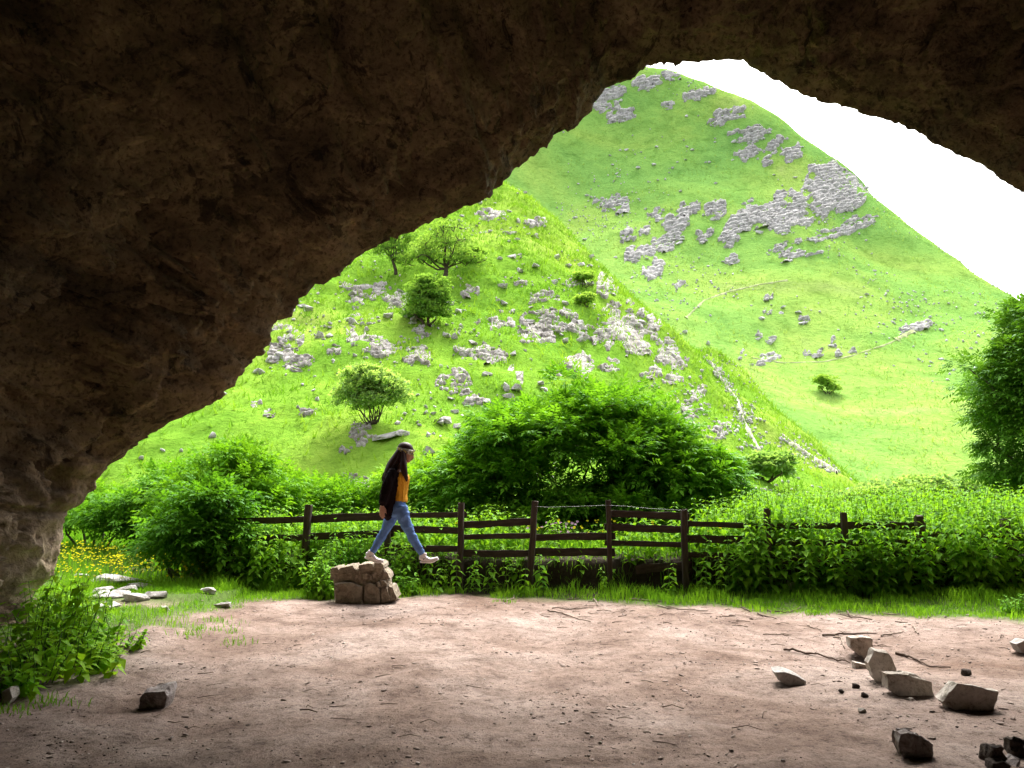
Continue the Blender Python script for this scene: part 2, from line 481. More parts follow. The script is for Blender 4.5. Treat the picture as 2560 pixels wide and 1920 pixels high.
def back_off(pts, steps):
    r = []
    for q in pts:
        d = np.array([q[0], q[1]]); d = d / np.linalg.norm(d)
        for s, dz in steps: r.append([q[0] + d[0] * s, q[1] + d[1] * s, q[2] - dz])
    return r
A_face = [(935,1060,31), (520,1010,33), (250,1080,30), (1115,690,53), (985,680,54), (720,790,46), (1070,815,44), (1370,800,48.5), (1540,835,51),
          (1230,794,47.5), (1140,960,36.5), (1440,916,42.5), (1288,945,39), (1590,1040,40), (1500,1150,31), (1700,1110,39), (1850,1190,40),
          (1300,640,58), (1200,560,66), (1420,700,58), (1000,600,60), (820,690,52), (1700,1010,47), (1780,1080,46)]
A_crest = [(1200,440,80), (1280,480,77), (1400,565,72), (1480,640,68), (1560,735,64), (1640,790,60), (1700,840,58)]
A_gully = [(1760,885,64), (1800,960,59), (1850,1040,53), (1905,1130,47)]
B_crest = [(1775,868,72), (1850,945,68), (1930,1020,64), (2000,1085,60), (2090,1170,56), (2170,1240,52)]
pts = [P(*q) for q in A_face + A_gully]
cr = [P(*q) for q in A_crest]; crb = [P(*q) for q in B_crest]
pts += cr + crb
pts += [[q[0] + 6, q[1] + 9, q[2] - 4.5] for q in cr[:5]] + [[q[0] + 14, q[1] + 24, q[2] - 16] for q in cr[:5]]
pts += [[q[0] + 5, q[1] + 7, q[2] - 3.5] for q in crb] + [[q[0] + 11, q[1] + 18, q[2] - 12] for q in crb]
pts += [[x, 19.0, -0.25] for x in (-30, -20, -12, -5, 2, 9, 16)] + [[x, 23.5, 0.1] for x in (-30, -18, -8, 2, 9, 16)] + [[x, 14.0, -1.0] for x in (-30, -10, 5, 18)]
pts += [[16, 32, 0.2], [24, 34, -1.2], [32, 40, -3], [28, 52, -3], [24, 26, -1]]
pts += [[-25, 45, 11.0], [-35, 60, 19], [-30, 80, 30], [-15, 90, 36], [-45, 40, 8], [-50, 90, 34], [0, 96, 36]]
HA = Hill(pts, 0.55, 4.5, 40, 0.4, 0.28)

C_face = [(2200,1235,84), (2500,1205,88), (2000,1220,84), (2350,1000,112), (2065,960,120), (2100,885,131), (1920,900,127), (1800,760,146), (1950,705,152),
          (2280,826,140), (2450,850,134), (1875,674,160), (2060,585,172), (1780,531,180), (1600,640,164), (2080,480,188), (1900,390,202), (1600,400,204),
          (1400,470,198), (1520,262,222), (1780,300,214), (1680,800,134), (1500,700,152), (2300,720,158), (2180,640,170), (2150,1080,100), (1950,1040,104),
          (2560,1010,112), (2700,900,128)]
C_sky = [(1400,140,240), (1560,150,238), (1640,172,235), (1700,186,232), (1760,208,229), (1870,245,222), (1945,290,217), (2010,345,212), (2080,395,207), (2156,452,201), (2170,484,198), (2217,520,194), (2250,548,190),
         (2316,597,184), (2381,640,179), (2442,688,175), (2490,727,172), (2600,790,166), (2800,880,158)]
cs = [P(*q) for q in C_sky]
pts = [P(*q) for q in C_face] + cs + back_off(cs, [(9, 2.5), (22, 14), (50, 45), (90, 85)])
pts += [[x, 70.0, -1.5] for x in (-40, 0, 30, 60, 90)] + [P(900, 250, 230), P(600, 500, 200)]
HC = Hill(pts, 0.9, 11.0, 60, 0.02, 0.0)

xs = np.arange(-62, 50, 0.36); ys = np.arange(15.5, 98, 0.36)
X, Y = np.meshgrid(xs, ys, indexing='ij')
Z = HA.z(X, Y)
edge = np.minimum(np.minimum(X - xs[0], xs[-1] - X), Y - ys[0])
Z = Z - 2.5 * sstep(2.0, 0.0, edge)
me = big_mesh('near_hillside', np.stack([X.ravel(), Y.ravel(), Z.ravel()], 1), grid_faces(len(xs), len(ys)), [M['hill_near']], True)
o = link('near_hillside', me); o['kind'] = 'structure'
xs = np.arange(-140, 200, 1.25); ys = np.arange(66, 330, 1.25)
X, Y = np.meshgrid(xs, ys, indexing='ij')
Z = np.maximum(HC.z(X, Y), -6)
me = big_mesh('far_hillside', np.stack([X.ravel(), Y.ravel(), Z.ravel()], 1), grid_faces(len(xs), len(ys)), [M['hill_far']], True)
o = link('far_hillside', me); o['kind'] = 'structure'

# ---------------------------------------------------------------- the cave: one shell of rock round the camera, open at the mouth
LIP = [(20,1800,7.6), (30,1660,8.2), (48,1596,8.5), (76,1563,8.7), (100,1532,8.9), (103,1502,8.9), (98,1483,8.95), (117,1459,9.0), (142,1440,9.05), (146,1400,9.1), (150,1377,9.1), (158,1338,9.2), (171,1297,9.2),
       (175,1279,9.3), (211,1260,9.3), (235,1220,9.4), (243,1201,9.4), (274,1173,9.4), (306,1150,9.5), (376,1082,9.6), (498,1018,9.7), (584,966,9.8), (604,926,9.8),
       (640,900,9.9), (677,862,9.9), (684,812,9.9), (722,787,10.0), (732,758,10.0), (810,706,10.1), (856,689,10.1), (891,654,10.1), (995,602,10.2), (1053,567,10.2),
       (1146,527,10.3), (1221,498,10.3), (1244,463,10.4), (1285,422,10.4), (1354,365,10.4), (1435,318,10.5), (1447,295,10.5), (1499,237,10.5), (1512,214,10.5), (1586,183,10.5),
       (1620,162,10.5), (1690,156,10.5), (1782,150,10.4), (1852,162,10.4), (1898,189,10.3), (1967,220,10.2), (2083,260,10.1), (2199,297,10.0), (2268,318,9.9), (2372,374,9.7),
       (2453,405,9.6), (2500,444,9.5), (2562,482,9.4), (2680,570,9.2), (2800,700,9.0), (2900,880,8.8), (2960,1100,8.6), (3010,1350,8.4), (3050,1600,8.2), (3080,1900,8.0)]
L = np.array([P(*q) for q in LIP])
seg = np.concatenate([[0], np.cumsum(np.linalg.norm(np.diff(L, axis=0), axis=1))])
NS = 760
s_u = np.linspace(0, seg[-1], NS)
Lc = np.stack([np.interp(s_u, seg, L[:, k]) for k in range(3)], 1)
Lc = np.stack([np.interp(s_u, seg, L[:, k]) for k in range(3)], 1)
cen = np.array([0.9, 1.8])
# outward direction: smoothed so neighbouring rock columns do not cross
rad = Lc[:, [0, 2]] - cen
tang = np.gradient(Lc[:, [0, 2]], axis=0)
nor = np.stack([-tang[:, 1], tang[:, 0]], 1); nor /= np.linalg.norm(nor, axis=1)[:, None] + 1e-9
rad /= np.linalg.norm(rad, axis=1)[:, None]
ker = np.hanning(121); ker /= ker.sum()
nor_s = np.stack([np.convolve(np.pad(nor[:, k], 60, mode='edge'), ker, 'valid') for k in range(2)], 1)
rad = rad * 0.6 + nor_s * 0.4; rad /= np.linalg.norm(rad, axis=1)[:, None]
def lip_profile(d):
    # how far the roof rises away from the lip line, d metres back from the mouth
    return 7.2 * (1 - np.exp(-(np.maximum(d, 0) / 6.3) ** 1.2))
d_list = np.concatenate([np.linspace(0, 1.2, 46)[:-1], np.linspace(1.2, 5.5, 130)[:-1], np.linspace(5.5, 11.0, 64)[:-1], np.linspace(11, 17.5, 22)])
d_max = d_list[-1]
rows = []
for d in d_list:
    low = sstep(3.4, 1.6, Lc[:, 2]) * sstep(0.0, -3.0, Lc[:, 0])      # the left pillar runs straight back before it opens out
    r = lip_profile(d) * (1 - low) + low * 3.1 * (1 - np.exp(-(d / 6.5) ** 2.2))
    q = np.empty_like(Lc)
    q[:, 1] = Lc[:, 1] - d
    q[:, 0] = Lc[:, 0] + rad[:, 0] * r
    q[:, 2] = Lc[:, 2] + rad[:, 1] * r
    if d > 11:                                   # back of the cave closes behind the camera
        f = sstep(11, d_max, d) * 0.985
        q[:, 0] = q[:, 0] * (1 - f) + cen[0] * f; q[:, 2] = q[:, 2] * (1 - f) + 1.5 * f
    rows.append(q)
IN = np.array(rows)                               # (nd, NS, 3)
pp = IN.reshape(-1, 3)
dd = np.repeat(d_list, NS)
ss = np.tile(s_u, len(d_list))
# relief, measured outward (positive = into the rock)
rr = np.stack([rad[:, 0], np.zeros(NS), rad[:, 1]], 1)
outw = np.tile(rr, (len(d_list), 1)); outw[:, 1] = -0.55 * sstep(0.3, 2.0, dd)
outw /= np.linalg.norm(outw, axis=1)[:, None]
big = fbm(pp * np.array([0.30, 0.42, 0.30]) + 3.1, 3, 5)
med = fbm(pp * 1.15, 4, 11)
sm = fbm(pp * 5.5, 3, 23)
warp = 0.35 * np.stack([med, -med, sm * 0.5], 1)
fa = facets(pp * np.array([0.75, 1.25, 0.95]) + warp, 3, 0.55, 0.45)
fb = facets(pp * np.array([2.1, 3.2, 2.6]) + warp * 1.2, 19, 0.22, 0.30)
fc = facets(pp * np.array([6.0, 8.5, 7.0]) + warp, 31, 0.09, 0.14)
lay = dd * 0.95 + 0.10 * ss * 0.2 + 0.55 * big + 0.28 * med
saw = (lay % 1.0); ledge = np.where(saw < 0.88, saw / 0.88, (1 - saw) / 0.12)
k0 = sstep(0.05, 1.0, dd)
disp = 0.70 * big * k0 + 0.10 * med * (0.25 + 0.75 * k0)
disp += 0.80 * fa * (0.12 + 0.88 * k0) + 0.55 * fb * (0.25 + 0.75 * k0) + 0.55 * fc * (0.4 + 0.6 * k0) + 0.02 * sm
disp += 0.55 * (ledge - 0.5) * k0 * sstep(-0.3, 0.5, fbm(pp * 0.25, 2, 77))
pits = np.clip(fbm(pp * np.array([0.75, 1.1, 0.9]), 3, 91) - 0.32, 0, 1)
disp += 2.0 * pits * sstep(0.8, 2.2, dd)
pits2 = np.clip(fbm(pp * np.array([2.3, 3.2, 2.7]), 2, 97) - 0.52, 0, 1)
disp += 1.1 * pits2 * sstep(0.4, 1.4, dd)
pp2 = pp + outw * disp[:, None]
nd = len(d_list)
V = pp2
F = grid_faces(nd, NS)
# outer face of the cliff, from the lip up and back over the top
lip_row = V[:NS]
outer = []
for k, (ro, yo) in enumerate([(0.12, 0.10), (0.5, 0.28), (1.4, 0.35), (3.0, 0.1), (6.0, -0.6), (10.0, -3.0), (12.0, -9.0), (12.0, -17.5)]):
    q = lip_row.copy(); q[:, 0] += rad[:, 0] * ro; q[:, 2] += rad[:, 1] * ro; q[:, 1] += yo
    q += (0.18 * ro / 3) * np.stack([vnoise(q * 1.3, 2), vnoise(q * 1.3, 3), vnoise(q * 1.3, 4)], 1)
    outer.append(q)
OV = np.concatenate([lip_row] + outer)
OF = grid_faces(len(outer) + 1, NS)[:, ::-1]
backc = np.array([[0.9, -12.0, 2.0]])
nb = len(V)
V_all = np.concatenate([V, np.concatenate(outer)])
OF2 = np.where(OF < NS, OF, OF - NS + nb)
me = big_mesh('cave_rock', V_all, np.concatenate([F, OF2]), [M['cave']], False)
_lit = sstep(2.0, 0.7, V_all[:, 2]) * sstep(-2.0, -3.6, V_all[:, 0]) * (0.55 + 0.45 * sstep(-0.3, 0.3, vnoise(V_all * 1.7, 8)))  # where the pillar foot gets its painted daylight
at = me.attributes.new('pillar_light', 'FLOAT', 'POINT'); at.data.foreach_set('value', _lit.astype(np.float32))
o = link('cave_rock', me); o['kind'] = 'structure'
# rear of the hill that the cave is cut into, so no daylight leaks in from behind
bm = bmesh.new()
bmesh.ops.create_cube(bm, size=1.0)
bmesh.ops.scale(bm, vec=(46, 3, 30), verts=bm.verts); bmesh.ops.translate(bm, vec=(0.9, -10.5, 12), verts=bm.verts)
bmesh.ops.subdivide_edges(bm, edges=bm.edges, cuts=14, use_grid_fill=True)
for v in bm.verts: v.co.y += 0.8 * math.sin(v.co.x * 0.7) * math.cos(v.co.z * 0.9)
me = bpy.data.meshes.new('rear_rock_mass'); bm.to_mesh(me); bm.free(); me.materials.append(M['cave'])
o = link('rear_rock_mass', me); o['kind'] = 'structure'
# ================================================================ ROCKS ON THE HILLS
def hull_mesh(name, pts, mat, smooth=False, bevel=0.0):
    bm = bmesh.new()
    for p in pts: bm.verts.new(p)
    r = bmesh.ops.convex_hull(bm, input=bm.verts)
    bmesh.ops.delete(bm, geom=list({g for g in r['geom_interior'] + r['geom_unused'] if isinstance(g, bmesh.types.BMVert)}), context='VERTS')
    if bevel: bmesh.ops.bevel(bm, geom=bm.edges[:], offset=bevel, segments=1, affect='EDGES')
    bmesh.ops.recalc_face_normals(bm, faces=bm.faces)
    me = bpy.data.meshes.new(name); bm.to_mesh(me); bm.free()
    me.materials.append(mat)
    if smooth:
        for p in me.polygons: p.use_smooth = True
    return me
def rock_pts(rng, n=16, box=0.6):
    """unit rock: between a box and an ellipsoid"""
    pts = []
    for _ in range(n):
        d = rng.normal(size=3); d /= np.linalg.norm(d)
        c = d / np.abs(d).max()
        q = (d * (1 - box) + c * box) * rng.uniform(0.72, 1.0) * 0.5
        pts.append(q)
    return pts
rng = np.random.default_rng(11)
ROCKS = [hull_mesh('rock_shape', rock_pts(rng, rng.integers(11, 16), 0.85), M['stone']) for _ in range(16)]
FAR_BLOCKS = [hull_mesh('bed_shape', rock_pts(rng, rng.integers(14, 20), 0.95), M['stone_far']) for _ in range(14)]

def rock_face(hill, lohi, px, py, w, h, dip, bw, bh, mat, seed, org):
    """bedded rock set into the slope: courses of jointed blocks, each standing out by its own amount"""
    nu, nv = max(7, int(w / 2.2)), max(6, int(h / 1.8))
    cu, cv = min(nu, 14), min(nv, 12)
    A_, B_ = np.meshgrid(np.linspace(-1, 1, cu), np.linspace(-1, 1, cv), indexing='ij')
    C = hit_many(hill, px + A_ * w * 0.55, py + B_ * h * 0.55 + dip * A_ * w * 0.5, *lohi)
    if np.isnan(C).any():
        bad = np.isnan(C[..., 0]); 
        if bad.all(): return None
        # the patch reaches past the skyline: fold those points back to the nearest seen row
        for u in range(cu):
            for v in range(cv - 2, -1, -1):
                if bad[u, v] and not np.isnan(C[u, v + 1, 0]): C[u, v] = C[u, v + 1] + np.array([0, 0.3, -0.3])
        if np.isnan(C).any(): return None
    dist = np.abs(C[..., 1] - np.median(C[..., 1]))
    U = np.linspace(0, cu - 1, nu); Vv = np.linspace(0, cv - 1, nv)
    u0 = np.minimum(U.astype(int), cu - 2); v0 = np.minimum(Vv.astype(int), cv - 2); fu = (U - u0)[:, None, None]; fv = (Vv - v0)[None, :, None]
    p = (C[u0][:, v0] * (1 - fu) * (1 - fv) + C[u0 + 1][:, v0] * fu * (1 - fv) + C[u0][:, v0 + 1] * (1 - fu) * fv + C[u0 + 1][:, v0 + 1] * fu * fv)
    a, b = np.meshgrid(np.linspace(-1, 1, nu), np.linspace(-1, 1, nv), indexing='ij')
    m_px = np.median(p[..., 1]) / FPX
    nz = lambda x, y, s_: fbm(np.stack([x.ravel(), y.ravel(), np.full(x.size, seed * 0.731 + s_)], 1), 3, seed).reshape(x.shape)
    xs_, ys_ = a * w * 0.55, b * h * 0.55
    wob = nz(xs_ / 22, ys_ / 22, 0.1) * bh * (0.35 if hill is HC else 0.6)
    row = (ys_ + wob) / bh; ri = np.floor(row); rf = row - ri
    sh_ = _h(ri.ravel(), ri.ravel() * 0, ri.ravel() * 0, seed).reshape(row.shape)
    col = (xs_ + wob * 0.7) / (bw * (0.7 + 0.7 * sh_)) + sh_ * 7; ci = np.floor(col); cf = col - ci
    hv = _h(ri.ravel(), ci.ravel(), ri.ravel() * 0, seed + 3).reshape(row.shape)
    if hill is HC: hv = 0.62 * sh_ + 0.38 * hv
    crack = np.minimum(0.55 + 0.45 * sstep(0.0, 0.30, np.minimum(cf, 1 - cf)), sstep(0.0, 0.40, np.minimum(rf, 1 - rf) * 1.4))
    mask = 0.70 - (np.abs(a) ** 2.2 + np.abs(b) ** 2.2) + 1.2 * nz(a * 1.7 * max(1, w / 90), b * 1.7, 0.9) + 0.35 * (hv - 0.5)
    up = sstep(-0.02, 0.30, mask)
    amt = (1.15 if hill is HC else 0.85) * bh * m_px * (-0.5 + up * (0.60 + 0.85 * hv + 0.30 * (1 - rf)) - (1.0 if hill is HC else 0.75) * (1 - crack) * up + 0.10 * nz(xs_ / 3, ys_ / 3, 0.5) * up)
    vd = np.array([px - 1280.0, FPX]); vd = vd / np.linalg.norm(vd)
    nd_ = np.array([-vd[0] * 0.75, -vd[1] * 0.75, 0.66])
    p = p + amt[..., None] * nd_
    F = grid_faces(nu, nv)
    keep = (mask.ravel()[F] > -0.22).any(1)
    F = F[keep]
    if len(F) < 4: return None
    V = p.reshape(-1, 3) - org
    used, inv = np.unique(F, return_inverse=True)
    return big_mesh('rock_face', V[used], inv.reshape(F.shape)[:, ::-1], [mat])
def outcrop(hill, lohi, px, py, w, h, n, label, meshes, group, name='rock_outcrop', blk=1.0, flat=0.75, cat='rock', seed=0, dip=0.0, sink=0.25, wide=1.0, bw=15.0, bh=9.0):
    r = np.random.default_rng(seed + int(px) * 7 + int(py))
    base = hill.hit(px, py, *lohi)
    if base is None: return None
    root = empty(name, base)
    me = rock_face(hill, lohi, px, py, w * 1.15, h * 1.2, dip, bw, bh, M['crag'] if hill is HC else M['outcrop'], int(px + py) % 997, base)
    if me is not None: link('rock_face', me, root)
    for i in range(n if me is None else max(2, n // 3)):                  # loose blocks round the foot and edges
        t = r.uniform(0, 6.28); e = r.uniform(0.55, 1.15) if me is not None else r.uniform(0, 1)
        q = hill.hit(px + math.cos(t) * e * w * 0.5, py + abs(math.sin(t)) * e * h * 0.55 + dip * math.cos(t) * e * w * 0.5, *lohi)
        if q is None or abs(q[1] - base[1]) > 14: continue
        s = q[1] / FPX * r.uniform(4, 13) * blk
        sx, sy, sz = s * r.uniform(0.8, 1.5) * wide, s * r.uniform(0.8, 1.2), s * r.uniform(0.6, 1.1) * flat
        link('block', meshes[r.integers(len(meshes))], root, q - base + np.array([0, 0, sz * (0.5 - sink)]),
             (r.normal() * 0.18, r.normal() * 0.18 + dip * 0.8, r.uniform(-0.6, 0.6)), (sx, sy, sz))
    tag(root, label, cat, group)
    return root

LOA, LOC_ = (18, 95), (72, 250)
MARKS_A = [((1113,650),'the spreading hawthorn tree'), ((1068,780),'the rounded bush under the hawthorn'), ((932,1000),'the many stemmed shrub'), ((1480,950),'the big elder bush'), ((1500,640),'the grassy crest of the near hill'),
           ((1690,870),'the rock buttress on the hill edge'), ((740,870),'the cave roof'), ((1370,800),'the widest rock cluster'), ((760,1120),'the bushes by the walker'), ((1790,980),'the pale scree gully')]
MARKS_C = [((2060,500),'the tall bedded cliffs'), ((1850,715),'the upper footpath'), ((2060,900),'the lower footpath'), ((1650,190),'the far summit'), ((2065,960),'the lone dark shrub'), ((1900,360),'the upper rock ledges'), ((2062,590),'the long tilted ledge'), ((1600,560),'the crest of the near hill')]
def where(marks, px, py):
    d = [math.hypot(px - m[0][0], py - m[0][1]) for m in marks]; k = int(np.argmin(d)); v = py - marks[k][0][1]
    return ('upslope of ' if v < -30 else 'downslope of ' if v > 30 else 'level with ') + marks[k][1]
def size_word(w, h):
    return ('wide ' if w >= 90 else 'small ' if w < 48 else 'middling ') + ('tall' if h > 0.85 * w else 'low' if h < 0.45 * w else 'broken')
GA = 'limestone outcrops on the near hillside'
LA = 'broken pale limestone outcrop in the grass of the near hillside'
A_out = [(940,744,150,55,20,None), (905,838,62,50,7,None), (956,868,80,42,11,None), (1049,893,78,45,10,None), (1053,834,42,34,5,None),
    (1230,794,92,52,14,None), (1171,730,44,26,5,None), (1302,708,28,16,3,None), (1356,744,70,26,6,None), (1370,798,120,50,16,'widest cluster of white limestone blocks on the near hillside'),
    (1338,839,82,34,8,None), (1451,825,100,46,12,None), (1504,838,52,40,6,None), (1560,835,96,88,15,None), (1528,786,60,46,7,None), (1212,884,110,42,12,None),
    (1162,884,56,30,5,None), (1140,958,84,56,13,None), (1188,998,46,30,6,None), (1288,945,32,50,5,None), (1438,914,76,56,10,'pointed limestone outcrop rising behind the crown of the big central bush'),
    (1528,914,60,28,6,None), (1672,885,52,60,10,'dark fissured limestone buttress on the right edge of the near hill'), (1642,805,66,66,11,None),
    (1636,922,60,44,7,None), (1682,947,44,24,5,None), (1718,1017,42,32,5,None), (1722,1045,26,32,3,None), (1500,592,70,50,11,None), (1456,566,84,44,13,None), (1400,540,70,30,8,None), (1438,703,48,40,6,None), (1519,712,44,56,8,None), (1490,650,50,40,6,None),
    (905,1085,64,56,8,'mossy boulder heap at the foot of the many stemmed shrub'), (720,846,64,62,10,None), (742,900,74,48,8,None), (690,885,40,36,5,None),
    (830,871,42,34,6,None), (905,800,70,34,8,None), (640,1010,30,14,2,None), (672,1032,26,20,2,None), (765,1030,44,22,3,None), (1190,1150,30,30,4,None),
    (885,1210,60,46,9,None), (1590,770,50,44,8,None), (1620,850,60,60,8,None), (1545,690,40,44,7,None), (1360,505,60,30,7,None), (1300,478,50,22,6,None), (1700,905,36,40,6,None), (1745,985,40,40,6,None), (1800,1075,50,36,7,None), (1330,560,60,24,6,None), (1230,540,70,22,6,None), (1100,500,60,20,5,None), (862,1125,30,16,2,None), (1000,1150,40,30,4,None)]
for i, (px, py, w, h, n, lb) in enumerate(A_out):
    outcrop(HA, LOA, px, py, w, h, n, lb or f'{size_word(w, h)} pale limestone outcrop {where(MARKS_A, px, py)}', ROCKS, None if lb else GA, seed=3, flat=0.95, sink=0.44)
# slab lying on the slope
q = HA.hit(970, 1097, *LOA)
o = link('stone_slab', ROCKS[2], None, q + np.array([0, 0, 0.12]), (0.1, -0.25, 0.1), (1.35, 0.6, 0.28))
tag(o, 'long pale flat slab lying on the slope above the walker', 'rock')

# single boulders scattered over the near hill
r = np.random.default_rng(5)
dens = lambda x, y: n2(np.array([x]), np.array([y]), 7.0, 51, 2)[0]
cnt = 0
while cnt < 260:
    px, py = r.uniform(420, 1740), r.uniform(480, 1180)
    q = HA.hit(px, py, *LOA, n=260)
    if q is None or q[1] < 24 or q[1] > 84 or dens(q[0], q[1]) < 0.0 + 0.25 * r.uniform(-1, 1): continue
    s = r.uniform(0.16, 0.5) * (0.8 + q[1] / 90)
    o = link('boulder', ROCKS[r.integers(16)], None, q + np.array([0, 0, s * 0.12]), (r.normal() * 0.2, r.normal() * 0.2, r.uniform(0, 6.28)), (s * r.uniform(0.9, 1.5), s, s * r.uniform(0.5, 0.85)))
    tag(o, ('flat' if s < 0.35 else 'stout') + ' pale single boulder ' + where(MARKS_A, px, py), 'rock', 'single boulders on the near hillside')
    cnt += 1
# crags on the far hill
GC = 'bedded crags on the far hill'
LC = 'small grey crag of limestone blocks on the far hill'
C_out = [(2098,466,170,104,24,'tall bedded grey cliff highest at the right edge of the far hill'), (2035,505,160,96,24,'stepped grey cliff in the middle of the rock band on the far hill'),
    (1965,545,150,70,20,'layered cliff at the left foot of the rock band on the far hill'), (1907,532,120,60,26,None), (1855,545,80,56,16,None), (1781,531,56,46,10,None),
    (2062,590,180,22,26,'long thin tilted rock ledge under the far cliffs'), (2143,560,110,30,18,None), (1928,380,150,56,26,None), (1887,336,110,34,18,None), (1832,285,80,30,12,None),
    (1793,305,40,22,5,None), (1773,230,30,20,4,None), (1675,190,50,22,8,None), (1521,252,72,50,16,None), (1553,291,60,24,8,None), (1614,212,70,34,10,None), (1667,263,34,22,5,None), (1736,242,50,22,6,None),
    (1671,600,80,46,13,None), (1598,633,60,40,7,None), (1635,676,48,48,7,None), (1688,552,58,44,9,None), (1545,511,66,40,10,None), (1510,505,50,30,7,None), (1570,588,34,30,5,None), (1830,598,56,36,8,None), (1944,625,60,24,8,None),
    (1830,648,42,22,5,None), (1977,641,60,20,6,None), (2040,632,60,12,5,None), (1760,590,40,30,6,None), (1720,520,50,30,6,None), (1640,540,40,28,5,None), (1615,575,30,24,4,None),
    (1921,743,20,16,3,None), (1921,774,24,22,4,None), (2012,800,26,18,3,None), (1895,842,18,20,3,None), (1930,846,26,14,3,None), (1912,899,76,22,10,'low pale outcrop beside the lower footpath of the far hill'),
    (1856,886,20,18,3,None), (2017,884,18,18,2,None), (2043,886,28,16,3,None), (2082,856,20,26,3,None), (2099,882,18,20,2,None), (2130,878,18,14,2,None), (2290,815,70,24,9,None), (1700,712,34,16,4,None)]
for i, (px, py, w, h, n, lb) in enumerate(C_out):
    outcrop(HC, LOC_, px, py, w, h, n, lb or f'{size_word(w, h)} grey limestone crag {where(MARKS_C, px, py)}', FAR_BLOCKS, None if lb else GC, name='limestone_crag', blk=0.9, bw=24.0, bh=7.5, flat=1.0, cat='crag', seed=9, dip=-0.22, sink=0.3, wide=1.45)
r = np.random.default_rng(15)
cnt = 0
while cnt < 90:
    px, py = r.uniform(1420, 2330), r.uniform(200, 900)
    q = HC.hit(px, py, *LOC_, n=220)
    if q is None or dens(q[0] * 0.4, q[1] * 0.4) < 0.05 + 0.3 * r.uniform(-1, 1): continue
    s = r.uniform(0.5, 1.15)
    o = link('boulder', FAR_BLOCKS[r.integers(14)], None, q + np.array([0, 0, s * 0.1]), (r.normal() * 0.2, r.normal() * 0.2, r.uniform(0, 6.28)), (s * r.uniform(0.9, 1.5), s, s * 0.7))
    tag(o, ('small' if s < 0.8 else 'bigger') + ' grey single boulder on the far hill ' + where(MARKS_C, px, py), 'rock', 'single boulders on the far hill')
    cnt += 1
# white specks of loose stone: scree, nobody could count it
def merged(meshes, locs, scales, rots):
    Vs, Fs, off = [], [], 0
    cache = {}
    for k in range(len(locs)):
        me = meshes[k % len(meshes)]
        if me.name not in cache:
            me.calc_loop_triangles()
            cache[me.name] = (np.array([v.co[:] for v in me.vertices]), np.array([t.vertices[:] for t in me.loop_triangles]))
        v, f = cache[me.name]
        m = np.array(Euler(rots[k]).to_matrix())
        Vs.append((v * scales[k]) @ m.T + locs[k]); Fs.append(f + off); off += len(v)
    return np.concatenate(Vs), np.concatenate(Fs)
def scatter_px(hill, lohi, polys, n, seed):
    rr = np.random.default_rng(seed); out = []
    while len(out) < n:
        x0, y0, x1, y1, w = polys[rr.integers(len(polys))]
        t = rr.uniform(); a = rr.normal() * 0.33
        L_ = math.hypot(x1 - x0, y1 - y0) + 1e-6
        q = hill.hit(x0 + (x1 - x0) * t - (y1 - y0) / L_ * a * w, y0 + (y1 - y0) * t + (x1 - x0) / L_ * a * w, *lohi, n=160)
        if q is not None: out.append(q)
    return np.array(out)
r = np.random.default_rng(21)
loc = scatter_px(HA, LOA, [(1765,885,1800,940,14), (1800,940,1850,1010,22), (1850,1010,1870,1060,60), (1850,1040,1900,1130,80), (1955,1090,2040,1150,34), (2040,1150,2110,1195,30), (2080,1200,2100,1235,50), (1840,1150,1880,1190,60), (1700,960,1800,1100,90)], 620, 4)
n = len(loc)
V, F = merged(ROCKS, loc, r.uniform(0.08, 0.32, (n, 1)) * r.uniform(0.7, 1.3, (n, 3)), r.uniform(0, 6.28, (n, 3)))
o = link('scree', big_mesh('scree', V, F, [M['stone']])); tag(o, 'pale loose scree running down the gully of the near spur', 'scree', kind='stuff')
xy = np.stack([r.uniform(-22, 24, 5200), r.uniform(25, 86, 5200)], 1)
keep = n2(xy[:, 0], xy[:, 1], 5.0, 71, 3) + 0.3 * r.normal(size=len(xy)) > 0.18
xy = xy[keep]; n = len(xy)
loc = np.column_stack([xy, HA.z(xy[:, 0], xy[:, 1]) + 0.03])
V, F = merged(ROCKS, loc, r.uniform(0.07, 0.24, (n, 1)) * r.uniform(0.7, 1.3, (n, 3)), r.uniform(0, 6.28, (n, 3)))
o = link('loose_stones', big_mesh('loose_stones', V, F, [M['stone']])); tag(o, 'countless small white stones strewn through the hillside grass', 'stones', kind='stuff')
xy = np.stack([r.uniform(10, 110, 4200), r.uniform(120, 236, 4200)], 1)
keep = n2(xy[:, 0], xy[:, 1], 16.0, 81, 3) + 0.3 * r.normal(size=len(xy)) > 0.22
xy = xy[keep]; n = len(xy)
loc = np.column_stack([xy, HC.z(xy[:, 0], xy[:, 1]) + 0.06])
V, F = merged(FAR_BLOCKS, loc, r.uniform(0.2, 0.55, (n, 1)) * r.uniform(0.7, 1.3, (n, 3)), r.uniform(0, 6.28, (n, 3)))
o = link('loose_stones', big_mesh('loose_stones', V, F, [M['stone_far']])); tag(o, 'countless small grey stones strewn over the far hill', 'stones', kind='stuff')

